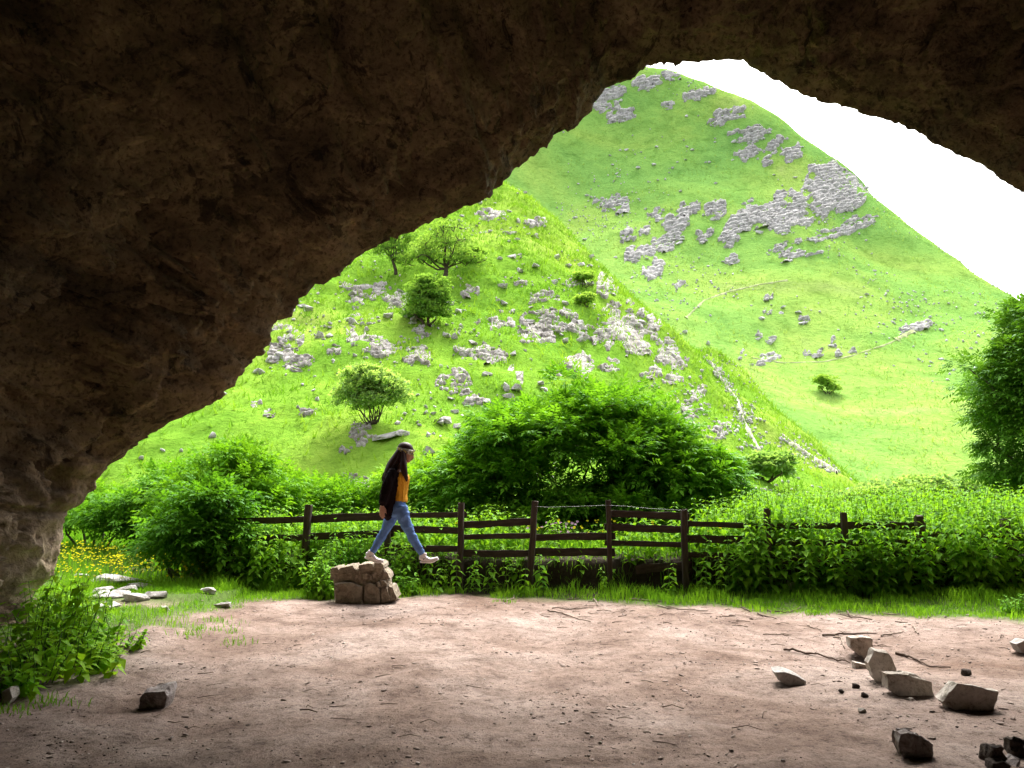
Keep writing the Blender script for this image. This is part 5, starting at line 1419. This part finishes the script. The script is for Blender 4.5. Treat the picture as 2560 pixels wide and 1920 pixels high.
# ================================================================ STICKS, LITTER
M['stick'] = mat_plain('bleached_stick', (0.26, 0.20, 0.155), 0.9, 0.4, 10, 0.5, 0.004)
M['stick_dark'] = mat_plain('brown_stick', (0.11, 0.075, 0.055), 0.9, 0.4, 10, 0.5, 0.004)
Z6 = lambda p: [(1860 + .3165 * x, 1540 + .3165 * y) for x, y in p]
Z4 = lambda p: [(1200 + .3165 * x, 1180 + .3165 * y) for x, y in p]
Z5 = lambda p: [(1860 + .3165 * x, 1180 + .3165 * y) for x, y in p]
sticks = [(Z6([(310,282),(420,292),(560,318),(700,352),(840,385)]), .010, 'long straight stick pointing at the pointed stone'), (Z6([(1205,305),(1290,335),(1370,362),(1480,408),(1630,418)]), .011, 'long bent stick behind the wedge shaped stone'),
    (Z6([(620,162),(800,152),(1050,143)]), .010, 'straight stick just beyond the farthest row stone'), (Z6([(1080,165),(1180,150),(1260,130)]), .009, 'short stick right of the farthest row stone'), (Z6([(150,150),(260,157),(385,153)]), .006, 'thin stick lying far left of the stone row'),
    (Z6([(500,70),(540,100),(612,122)]), .007, 'curved pale twig beside the twig litter'), (Z6([(1338,85),(1350,120),(1380,155)]), .008, 'small pale hooked twig on the open floor'), (Z6([(720,175),(770,195),(798,270)]), .008, 'forked pale twig left of the farthest row stone'),
    (Z4([(530,1100),(620,1122),(700,1140),(870,1192)]), .009, 'thin slanting stick out on the pale earth'), (Z4([(570,1085),(740,1090),(900,1078)]), .008, 'level stick below the bay without a top rail'), (Z4([(1400,1060),(1560,1092),(1800,1106)]), .008, 'long thin stick under the three rail bay'),
    (Z4([(895,1018),(925,1040),(928,1075)]), .010, 'crooked bleached twig at the verge'), (Z4([(1940,990),(2010,1042),(2140,1112)]), .010, 'bent stick running out of the verge grass'), (Z4([(690,1012),(780,1006)]), .008, 'short stick at the verge edge'),
    (Z4([(190,1028),(262,1010),(270,985)]), .008, 'pale hooked twig at the verge right of the walker'), (Z5([(180,1100),(270,1112),(340,1115),(445,1082)]), .009, 'dark stick bent upward near the verge tufts'), (Z5([(810,1108),(840,1158),(1015,1176)]), .010, 'dark crooked stick near the verge tufts'),
    (Z5([(110,1128),(260,1172)]), .008, 'pale straight twig beside the verge tufts'), (Z5([(1090,1120),(1230,1140)]), .007, 'slim twig right of the verge tufts'), (Z4([(1180,1010),(1300,1020),(1540,1030)]), .010, 'brown stick half hidden along the verge')]
for i, (pl_, rad_, lb) in enumerate(sticks):
    rr2 = np.random.default_rng(500 + i)
    w = np.array([gpt(*p) for p in pl_]); k = 4 * (len(w) - 1) + 1
    tt = np.linspace(0, len(w) - 1, k)
    pth = np.stack([np.interp(tt, np.arange(len(w)), w[:, j]) for j in range(3)], 1)
    pth += rr2.normal(size=pth.shape) * 0.006; pth[:, 2] = np.array([gz1(a, b_) for a, b_, _ in pth]) + rad_ * 0.8 + 0.008 * np.abs(rr2.normal(size=k))
    parts = [tube(pth, np.linspace(rad_ * 1.15, rad_ * 0.6, k) * rr2.uniform(0.85, 1.15, k), 6)]
    j = k // 2
    tip = pth[j] + np.array([rr2.normal() * 0.07, rr2.normal() * 0.07, 0.02])
    parts.append(tube(np.array([pth[j], (pth[j] + tip) / 2 + 0.004, tip]), [rad_ * 0.6, rad_ * 0.45, rad_ * 0.25], 5))
    o = link('fallen_stick', big_mesh('fallen_stick', *combine(parts), [M['stick_dark'] if ('dark' in lb or 'straight' in lb or 'bent' in lb) else M['stick']], True))
    tag(o, lb, 'stick', 'sticks on the cave floor')
# litter that nobody could count: pebbles, crumbs of earth, bits of twig
r = np.random.default_rng(91)
PEB = [hull_mesh('pebble_shape', rock_pts(r, 14, 0.3), M['floor_stone']) for _ in range(8)]
def litter(name, label, n, mat, smin, smax, seed, flat=0.5, zone=None, power=2.2):
    rr_ = np.random.default_rng(seed)
    y = rr_.uniform(3.9, 11.0, n); x = rr_.uniform(-0.68, 0.68, n) * y
    ok = (y < grass_front(x) + 0.1) & (x > -4.4) & (n2(x, y, 0.8, 61, 3) + 0.45 * rr_.normal(size=n) > -0.1)
    x, y = x[ok], y[ok]; n = len(x)
    s = smin + (smax - smin) * rr_.uniform(size=n) ** power
    loc = np.column_stack([x, y, ground_z(x, y) + s * flat * 0.15])
    V, F = merged(PEB, loc, s[:, None] * np.stack([rr_.uniform(0.8, 1.6, n), rr_.uniform(0.7, 1.1, n), rr_.uniform(0.5, 1.1, n) * flat], 1), np.stack([rr_.normal(size=n) * 0.2, rr_.normal(size=n) * 0.2, rr_.uniform(0, 6.28, n)], 1))
    o = link(name, big_mesh(name, V, F, [mat])); tag(o, label, 'litter', kind='stuff')
M['crumb'] = mat_plain('dark_earth_crumb', (0.055, 0.040, 0.032), 0.95, 0.4, 30, 0.6, 0.01)
M['pebble'] = mat_plain('pale_pebble', (0.40, 0.34, 0.30), 0.9, 0.4, 9, 0.5, 0.01)
M['soil_lump'] = mat_plain('soil_lump', (0.28, 0.215, 0.18), 0.95, 0.4, 12, 0.6, 0.01)
litter('earth_crumbs', 'dark crumbs of earth strewn over the bare floor', 800, M['crumb'], 0.006, 0.036, 1, 0.5, power=3.0)
litter('pebbles', 'pale pebbles strewn over the bare floor', 1100, M['pebble'], 0.006, 0.036, 2, 0.6)
litter('grit', 'fine dark grit strewn over the bare floor', 9000, M['crumb'], 0.004, 0.016, 4, 0.6)
litter('soil_lumps', 'brown lumps of soil strewn over the bare floor', 4200, M['soil_lump'], 0.008, 0.055, 3, 0.35, power=3.0)
parts = []
for _ in range(170):
    if r.uniform() < 0.6:
        px, py = r.normal(1780, 260), abs(r.normal(0, 40)) + 1502 + 0.02 * max(0, 0)
    else: px, py = r.uniform(300, 2560), r.uniform(1520, 1860)
    q = gpt(px, py)
    if q[0] < -3.6: continue
    a = r.normal() * 0.6; L_ = r.uniform(0.04, 0.2)
    d = np.array([math.cos(a), math.sin(a), 0]) * L_
    pth = np.array([q, q + d * 0.5 + np.array([0, 0, r.uniform(0, 0.012)]) + r.normal(size=3) * 0.006, q + d]); pth[:, 2] += 0.006
    pth[:, 2] = np.maximum(pth[:, 2], ground_z(pth[:, 0], pth[:, 1]) + 0.003)
    rd = r.uniform(0.002, 0.005)
    parts.append(tube(pth, [rd, rd, rd * 0.6], 4))
k = len(parts) // 2
o = link('twig_litter', big_mesh('twig_litter', *combine(parts[:k]), [M['stick']])); tag(o, 'pale bits of broken twig littering the edge of the verge', 'litter', kind='stuff')
o = link('twig_litter', big_mesh('twig_litter', *combine(parts[k:]), [M['stick_dark']])); tag(o, 'dark bits of broken twig littering the floor', 'litter', kind='stuff')
# ================================================================ THE WALKER
def fabric(name, col, var=0.25, scale=14, rough=0.9, bmp=0.5, bd=0.012): return mat_plain(name, col, rough, var, scale, bmp, bd, 0.12)
M['skin'] = mat_plain('skin', (0.42, 0.23, 0.16), 0.6, 0.08, 20, 0.1, 0.002, 0.3)
M['jeans'] = fabric('blue_denim', (0.115, 0.20, 0.42), 0.25, 9, 0.9, 0.6, 0.02)
M['belt'] = fabric('leather_belt', (0.10, 0.045, 0.03), 0.2, 9, 0.6)
M['top'] = fabric('mustard_top', (0.62, 0.29, 0.025), 0.18, 8, 0.85, 0.6, 0.02)
M['cardigan'] = fabric('dark_maroon_knit', (0.008, 0.0038, 0.0044), 0.4, 40, 0.95, 0.6, 0.006)
M['hair'] = mat_plain('dark_brown_hair', (0.034, 0.014, 0.011), 0.5, 0.5, 30, 0.3, 0.003, 0.15, (8, 8, 1))
M['shoe'] = fabric('pale_pink_canvas', (0.80, 0.72, 0.71), 0.12, 12, 0.8)
M['sole'] = fabric('white_rubber', (0.82, 0.79, 0.76), 0.1, 12, 0.7)
M['ink'] = fabric('black_mark', (0.015, 0.015, 0.018), 0.1, 10)
M['eye'] = fabric('dark_eye', (0.02, 0.015, 0.012), 0.1, 10, 0.3)
M['lip'] = fabric('lip', (0.38, 0.12, 0.10), 0.1, 10, 0.5)
def mat_band():
    m, nt, out = new_mat('patterned_headband')
    co = coords(nt)
    v = N(nt, 'TexVoronoi', Scale=28.0); nt.links.new(co, v.inputs['Vector'])
    c = ramp(nt, v.outputs['Distance'], [(0.15, (0.55, 0.42, 0.12)), (0.35, (0.42, 0.36, 0.16)), (0.5, (0.06, 0.05, 0.04)), (0.75, (0.50, 0.47, 0.40))])
    principled(nt, out, c, 0.85, None, 0.1); return m
M['band'] = mat_band()

DP = 10.62
PX = lambda u, v, dy=0.0: P(780 + .2894 * u, 1060 + .2894 * v, DP + dy)
ZU = 0.2894 * DP / FPX                                  # metres per zoom unit
foot_base = PX(600, 1198, 0.03)
W = empty('person', (foot_base[0], foot_base[1], SB[2]))
WO = np.array(W.location)
tag(W, 'person in dark cardigan, yellow top and jeans stepping off the stone block', 'person')
def rings(spec, nsub=5, sides=20):
    """tube through (u, v, dy, half width in picture, half depth): ellipses square to the path in the picture plane"""
    s = np.array(spec, float); k = len(s)
    t = np.linspace(0, k - 1, (k - 1) * nsub + 1)
    # smooth (Catmull-Rom) interpolation
    def cr(col):
        out = []
        for tt_ in t:
            i = min(int(tt_), k - 2); f = tt_ - i
            p0, p1, p2, p3 = s[max(i - 1, 0), col], s[i, col], s[i + 1, col], s[min(i + 2, k - 1), col]
            out.append(0.5 * ((2 * p1) + (-p0 + p2) * f + (2 * p0 - 5 * p1 + 4 * p2 - p3) * f * f + (-p0 + 3 * p1 - 3 * p2 + p3) * f ** 3))
        return np.array(out)
    u, v, dy, hw, hd = [cr(c) for c in range(5)]
    pts_ = np.array([PX(a, b, c) for a, b, c in zip(u, v, dy)]) - WO
    tg = np.gradient(pts_, axis=0); tg /= np.linalg.norm(tg, axis=1)[:, None] + 1e-9
    yax = np.array([0, 1.0, 0])
    Vs = []
    a = np.arange(sides) / sides * 2 * np.pi
    for q, t_, w_, d_ in zip(pts_, tg, hw * ZU, hd):
        x = np.cross(yax, t_); x /= np.linalg.norm(x) + 1e-9
        yy = np.cross(t_, x)
        Vs.append(q + np.cos(a)[:, None] * x * max(w_, .002) + np.sin(a)[:, None] * yy * max(d_, .002))
    n = len(pts_)
    V = np.concatenate(Vs + [pts_[:1], pts_[-1:]])
    F = []
    for i in range(n - 1):
        for j in range(sides):
            b, c = i * sides + j, i * sides + (j + 1) % sides
            F += [[b, c, c + sides], [b, c + sides, b + sides]]
    for j in range(sides):
        F.append([n * sides, (j + 1) % sides, j]); F.append([n * sides + 1, (n - 1) * sides + j, (n - 1) * sides + (j + 1) % sides])
    return V, np.array(F)
def ball(u, v, dy, ru, rv, rd, tilt=0.0):
    bm = bmesh.new(); bmesh.ops.create_icosphere(bm, subdivisions=3, radius=1.0)
    co = np.array([q.co[:] for q in bm.verts]); f = np.array([[x.index for x in fc.verts] for fc in bm.faces]); bm.free()
    co = co * np.array([ru * ZU, rd, rv * ZU]); c, s = math.cos(tilt), math.sin(tilt)
    co = np.stack([co[:, 0] * c + co[:, 2] * s, co[:, 1], -co[:, 0] * s + co[:, 2] * c], 1)
    return co + PX(u, v, dy) - WO, f
def fuse(name, parts, mat, voxel, smooth_it=4, parent=W):
    """union of the parts as one continuous skin"""
    me = big_mesh(name + '_raw', *combine(parts), [mat], True)
    o = link(name, me)
    md = o.modifiers.new('r', 'REMESH'); md.mode = 'VOXEL'; md.voxel_size = voxel
    md2 = o.modifiers.new('s', 'SMOOTH'); md2.iterations = smooth_it; md2.factor = 0.5
    dg = bpy.context.evaluated_depsgraph_get()
    new = bpy.data.meshes.new_from_object(o.evaluated_get(dg))
    bpy.data.objects.remove(o); bpy.data.meshes.remove(me)
    new.name = name; new.materials.clear(); new.materials.append(mat)
    for p in new.polygons: p.use_smooth = True
    return link(name, new, parent)
# ---- body: head, neck, trunk, arms, hands and legs in one skin
B = []
B.append(ball(812, 225, 0, 60, 62, 0.075, 0.15))                        # skull
B.append(ball(828, 270, 0, 44, 52, 0.062, 0.35))                        # face
B.append(ball(826, 312, 0, 26, 22, 0.045, 0.3))                         # jaw, chin
B.append(rings([(868,258,0,4,.010), (872,278,0,7,.012), (876,292,0,8,.013), (866,300,0,4,.011)], 3, 10))   # nose
B.append(ball(862, 312, 0, 8, 5, .020)); B.append(ball(866, 250, 0, 9, 8, .045))
B.append(ball(806, 262, -0.072, 9, 15, .012)); B.append(ball(806, 262, 0.072, 9, 15, .012))   # ears
B.append(rings([(800,290,0,28,.048), (785,340,0,28,.05), (765,385,0,36,.06), (752,410,0,50,.09)], 4))
B.append(rings([(750,398,0,34,.10), (744,430,0,52,.14), (752,500,0,62,.14), (756,580,0,50,.12), (754,650,0,48,.12), (742,710,0,50,.125), (735,750,0,46,.12)], 5))
# near arm, hanging back
B.append(rings([(708,420,-.155,24,.036), (674,480,-.185,23,.036), (642,560,-.195,21,.033), (621,620,-.195,20,.031), (610,690,-.185,17,.028), (607,712,-.18,15,.024)], 5, 14))
B.append(rings([(607,705,-.18,15,.022), (606,730,-.18,25,.018), (608,755,-.18,27,.016), (610,770,-.18,24,.013)], 4, 12))   # palm
for k, (u0, u1, v1, dy) in enumerate([(590,588,806,-.178), (601,600,818,-.182), (612,613,819,-.184), (623,624,806,-.182)]):
    B.append(rings([(u0,764,-.18,6.5,.0085), ((u0+u1)/2-1,786,dy,6,.008), (u1+4,v1-8,dy+.004,5.2,.0075), (u1+7,v1,dy+.010,4,.006)], 4, 8))
B.append(rings([(628,728,-.175,8,.010), (640,752,-.168,7,.009), (642,772,-.165,6,.008), (638,786,-.163,4,.006)], 4, 8))   # thumb
# far arm, swung forward a little
B.append(rings([(738,420,.155,24,.036), (752,500,.18,22,.034), (766,590,.185,20,.031), (785,660,.18,20,.032), (792,690,.175,15,.024)], 5, 12))
B.append(rings([(792,685,.175,15,.022), (797,715,.17,22,.018), (800,745,.168,20,.014)], 4, 10))
for k, (u0, v1) in enumerate([(787,788), (796,797), (805,796), (813,786)]):
    B.append(rings([(u0,738,.168,6,.008), (u0+3,765,.166,5.5,.0075), (u0+8,v1,.162,4,.006)], 4, 8))
B.append(rings([(812,712,.165,7,.009), (822,738,.158,6,.008), (822,758,.156,4,.006)], 4, 8))
# legs (inside the jeans)
B.append(rings([(752,730,-.075,46,.06), (790,810,-.09,42,.058), (835,915,-.09,29,.044), (868,985,-.088,29,.043), (915,1065,-.085,21,.033), (955,1120,-.08,17,.03), (975,1160,-.08,18,.03)], 4, 16))
B.append(rings([(712,745,.075,46,.06), (672,830,.085,42,.058), (628,925,.08,29,.044), (585,1000,.07,29,.043), (545,1060,.062,21,.033), (520,1110,.055,17,.03), (505,1140,.055,18,.03)], 4, 16))
body = fuse('body', B, M['skin'], 0.0065, 3)
# ---- face details
for s in (-1, 1):
    o = link('eye', big_mesh('eye', *ball(861, 270, s * .030, 4, 3, .011), [M['eye']], True), W)
o = link('mouth', big_mesh('mouth', *ball(864, 311, 0, 4.5, 2.2, .018), [M['lip']], True), W)
# ---- jeans
J = [rings([(752,650,0,52,.125), (748,690,0,60,.15), (742,740,0,74,.165), (738,780,0,72,.16), (735,805,0,50,.12)], 5, 24),
     rings([(757,720,-.085,66,.088), (782,790,-.09,62,.082), (812,860,-.092,50,.070), (838,920,-.09,41,.060), (868,985,-.088,41,.058), (905,1045,-.086,35,.050), (940,1100,-.083,28,.042), (953,1124,-.08,27,.041)], 5, 20),
     rings([(714,740,.085,64,.088), (685,810,.085,58,.080), (655,875,.083,48,.068), (628,925,.08,41,.060), (592,990,.07,41,.058), (560,1040,.064,34,.050), (530,1090,.058,28,.042), (521,1112,.055,27,.041)], 5, 20)]
rngf = np.random.default_rng(3)
for k, (u, v, dy, w) in enumerate([(842,905,-.09,43), (846,925,-.09,42), (850,942,-.09,42), (795,800,-.09,61), (930,1082,-.084,31), (942,1102,-.083,30), (630,905,.08,43), (622,930,.08,43), (536,1082,.058,30), (526,1100,.056,29)]):
    J.append(rings([(u-5,v-5,dy,w*0.95,.058*w/41), (u,v,dy,w+3.2,.061*w/41), (u+4,v+5,dy,w*0.95,.058*w/41)], 3, 18))     # creases
jeans = fuse('jeans', J, M['jeans'], 0.0085, 2)
o = link('belt', big_mesh('belt', *rings([(760,648,0,53,.128), (758,664,0,55,.133)], 3, 28), [M['belt']], True), jeans)
# ---- mustard top, showing at the open front
T = [rings([(768,415,0,44,.125), (766,450,0,74,.165), (764,500,0,78,.165), (764,560,0,66,.155), (762,610,0,60,.15), (760,652,0,62,.15), (758,668,0,62,.15)], 5, 26)]
for k in range(5):
    T.append(rings([(812 - k*2, 500 + k*28, -0.05 + 0.03*k, 5, .02), (800 - k, 545 + k*24, -0.06 + 0.03*k, 7, .02), (790, 600 + k*10, -0.05 + 0.03*k, 4, .02)], 4, 8))
top = fuse('top', T, M['top'], 0.008, 2)
# ---- long open cardigan with near sleeve
Cg = [rings([(738,388,0,38,.10), (722,415,0,72,.185), (714,470,0,88,.20), (700,540,0,82,.195), (688,620,0,72,.19), (680,700,0,68,.185), (672,770,0,52,.17), (668,805,0,40,.14), (676,818,0,18,.09)], 5, 28),
      rings([(708,402,-.15,44,.06), (675,470,-.185,45,.062), (645,550,-.20,41,.060), (624,620,-.20,38,.056), (613,680,-.19,31,.047), (609,698,-.185,28,.042)], 5, 18),
      rings([(740,405,.15,44,.06), (752,480,.18,42,.06), (764,570,.185,36,.056), (780,650,.18,28,.046), (786,672,.178,25,.042)], 5, 16)]
for k, (u, v, w) in enumerate([(640,560,43), (630,590,41), (650,535,44), (616,668,33)]):
    Cg.append(rings([(u+2,v-6,-.20,w*0.96,.056), (u,v,-.20,w+3,.061), (u-2,v+6,-.20,w*0.96,.056)], 3, 14))
cardigan = fuse('cardigan', Cg, M['cardigan'], 0.009, 2)
# ---- hair: a cap and long locks down the back and over the near shoulder
rngh = np.random.default_rng(6)
H = [ball(806, 214, 0, 70, 58, .088, 0.2), rings([(770,235,0,40,.075), (735,290,0,44,.085), (700,350,0,50,.10), (668,410,0,44,.095), (640,460,0,28,.07), (628,490,0,12,.03)], 5, 18),
     rings([(790,240,-.05,28,.045), (790,300,-.075,27,.045), (790,360,-.11,30,.045), (800,420,-.12,26,.04), (812,465,-.11,18,.03), (818,496,-.10,6,.012)], 5, 12)]
for k in range(46):
    f = k / 46; dy = rngh.uniform(-.095, .095)
    e = rngh.normal(size=6) * 7
    H.append(rings([(790 + e[0],215 + e[1],dy*.7,6,.010), (752 + e[2],280 + e[1],dy,8,.013), (715 + e[3] * 2,355 + e[4],dy*1.1,8,.013), (668 + e[4] * 2.4 - 18 * f,425 + 22 * f + e[5],dy*1.1,7,.011), (632 + e[5] * 2,480 + e[3] * 2 + 12 * f,dy*0.9,3,.005)], 3, 6))
for k in range(70):                                      # loose thin strands
    dy = rngh.uniform(-.11, .10); e = rngh.normal(size=8) * 9
    H.append(rings([(770 + e[0],240 + e[1],dy*.8,2.2,.004), (728 + e[2],320 + e[3],dy,2.2,.004), (684 + e[4],400 + e[5],dy*1.1,2,.0035), (640 + e[6] * 1.6,470 + e[7] * 1.6,dy,1.4,.002), (622 + e[2] * 2,505 + e[4] * 2,dy,0.6,.001)], 3, 5))
for k in range(14):
    dy = -.06 - 0.07 * rngh.uniform(); e = rngh.normal(size=5) * 6
    H.append(rings([(795 + e[0],240,dy*.9,6,.009), (785 + e[1],310,dy-.01,7,.010), (792 + e[2],390,dy-.02,7,.010), (808 + e[3],455,dy,5,.008), (820 + e[4],490 + e[0],dy+.02,2,.004)], 3, 6))
hv, hf = combine(H)
hair = link('hair', big_mesh('hair', hv, hf, [M['hair']], True), W)
# ---- headband and its knot
def band_ring():
    c0 = PX(806, 232, 0) - WO; n_ = 36; Vv = []
    for k in range(n_):
        a = k / n_ * 2 * math.pi
        for s, w_ in ((-1, 0), (1, 0)):
            x = math.cos(a) * 73 * ZU; y = math.sin(a) * .094
            zc = -math.cos(a) * 20 * ZU + s * 19 * ZU * (1 + 0.3 * math.cos(a)) 
            Vv.append((c0[0] + x, c0[1] + y, c0[2] + zc))
            Vv.append((c0[0] + x * 0.93, c0[1] + y * 0.93, c0[2] + zc))
    F = []
    for k in range(n_):
        a, b = k * 4, ((k + 1) % n_) * 4
        F += [(a, b, b + 2, a + 2), (a + 3, b + 3, b + 1, a + 1), (a + 2, b + 2, b + 3, a + 3), (a + 1, b + 1, b, a)]
    return np.array(Vv), np.array(F)
hb = link('headband', big_mesh('headband', *band_ring(), [M['band']], True), W)
kn = combine([ball(880, 232, 0, 12, 9, .022), ball(872, 220, .02, 10, 8, .02), ball(872, 238, -.02, 10, 8, .02)])
link('knot', big_mesh('knot', *kn, [M['band']], True), hb)
def wrinkle(o, amp, sc_, seed):
    me = o.data; n = len(me.vertices)
    co = np.empty(n * 3, np.float32); me.vertices.foreach_get('co', co); co = co.reshape(-1, 3).astype(float)
    no = np.empty(n * 3, np.float32); me.vertex_normals.foreach_get('vector', no); no = no.reshape(-1, 3)
    f = fbm(co * np.array(sc_), 3, seed); f = f - np.abs(fbm(co * np.array(sc_) * 1.7 + 5, 2, seed + 9)) * 0.8
    me.vertices.foreach_set('co', (co + no * (amp * f)[:, None]).astype(np.float32).ravel()); me.update()
wrinkle(jeans, 0.006, (14, 14, 26), 1); wrinkle(top, 0.010, (34, 34, 9), 2); wrinkle(cardigan, 0.011, (22, 22, 8), 3)
# ---- shoes
def shoe(heel, ball_, toe, ank, dy, lab):
    hx, hy = heel; bx, by = ball_; tx, ty = toe; ax, ay = ank
    L_ = math.hypot(tx - hx, ty - hy); dx, dz = (tx - hx) / L_, (ty - hy) / L_
    nx, nz = dz, -dx                                    # up, square to the sole, in the picture
    def at(s, h): 
        if s < 0.66: bxk, byk = hx + (bx - hx) * s / 0.66, hy + (by - hy) * s / 0.66
        else: bxk, byk = bx + (tx - bx) * (s - 0.66) / 0.34, by + (ty - by) * (s - 0.66) / 0.34
        return (bxk + nx * h, byk + nz * h)
    up = []
    for s, h, w in [(0.03, 34, .028), (0.12, 44, .036), (0.28, 44, .037), (0.45, 37, .039), (0.62, 29, .043), (0.8, 23, .041), (0.93, 18, .032), (0.99, 12, .016)]:
        u, v = at(s, h * 0.62 + 7); up.append((u, v, dy, h * 0.62, w))
    a0 = at(0.16, 22)
    collar = [(a0[0], a0[1], dy, 30, .034), ((a0[0] + ax) / 2, (a0[1] + ay) / 2, dy, 30, .034), (ax, ay, dy, 29, .036)]
    s_ = fuse('shoe', [rings(up, 4, 16), rings(collar, 3, 14)], M['shoe'], 0.006, 3)
    s_['label'] = lab
    so = []
    for s, w in [(0.0, .020), (0.06, .034), (0.25, .036), (0.5, .038), (0.68, .045), (0.85, .042), (0.96, .028), (1.0, .012)]:
        u, v = at(s, 5); so.append((u, v, dy, 7.5, w))
    link('sole', big_mesh('sole', *rings(so, 4, 12), [M['sole']], True), s_)
    u, v = at(0.2, 32); u2, v2 = at(0.3, 34)
    link('emblem', big_mesh('emblem', *rings([(u, v, dy - .035, 2.5, .004), ((u+u2)/2, (v+v2)/2 + 3, dy - .036, 4, .004), (u2, v2 - 3, dy - .034, 1.5, .004)], 3, 8), [M['ink']], True), s_)
    lc = combine([rings([at(f, 40 - 28 * (f - .35)) + (dy - .028, 2, .003), at(f + .03, 46 - 28 * (f - .35)) + (dy, 2, .003), at(f, 40 - 28 * (f - .35)) + (dy + .028, 2, .003)], 3, 6) for f in (0.38, 0.46, 0.54)])
    link('laces', big_mesh('laces', *lc, [M['sole']], True), s_)
shoe((934, 1196), (1030, 1200), (1094, 1170), (962, 1112), -.08, 'near pale sneaker lifted clear of the stone')
shoe((455, 1158), (560, 1200), (620, 1197), (516, 1100), .05, 'far pale sneaker with its toe on the stone')
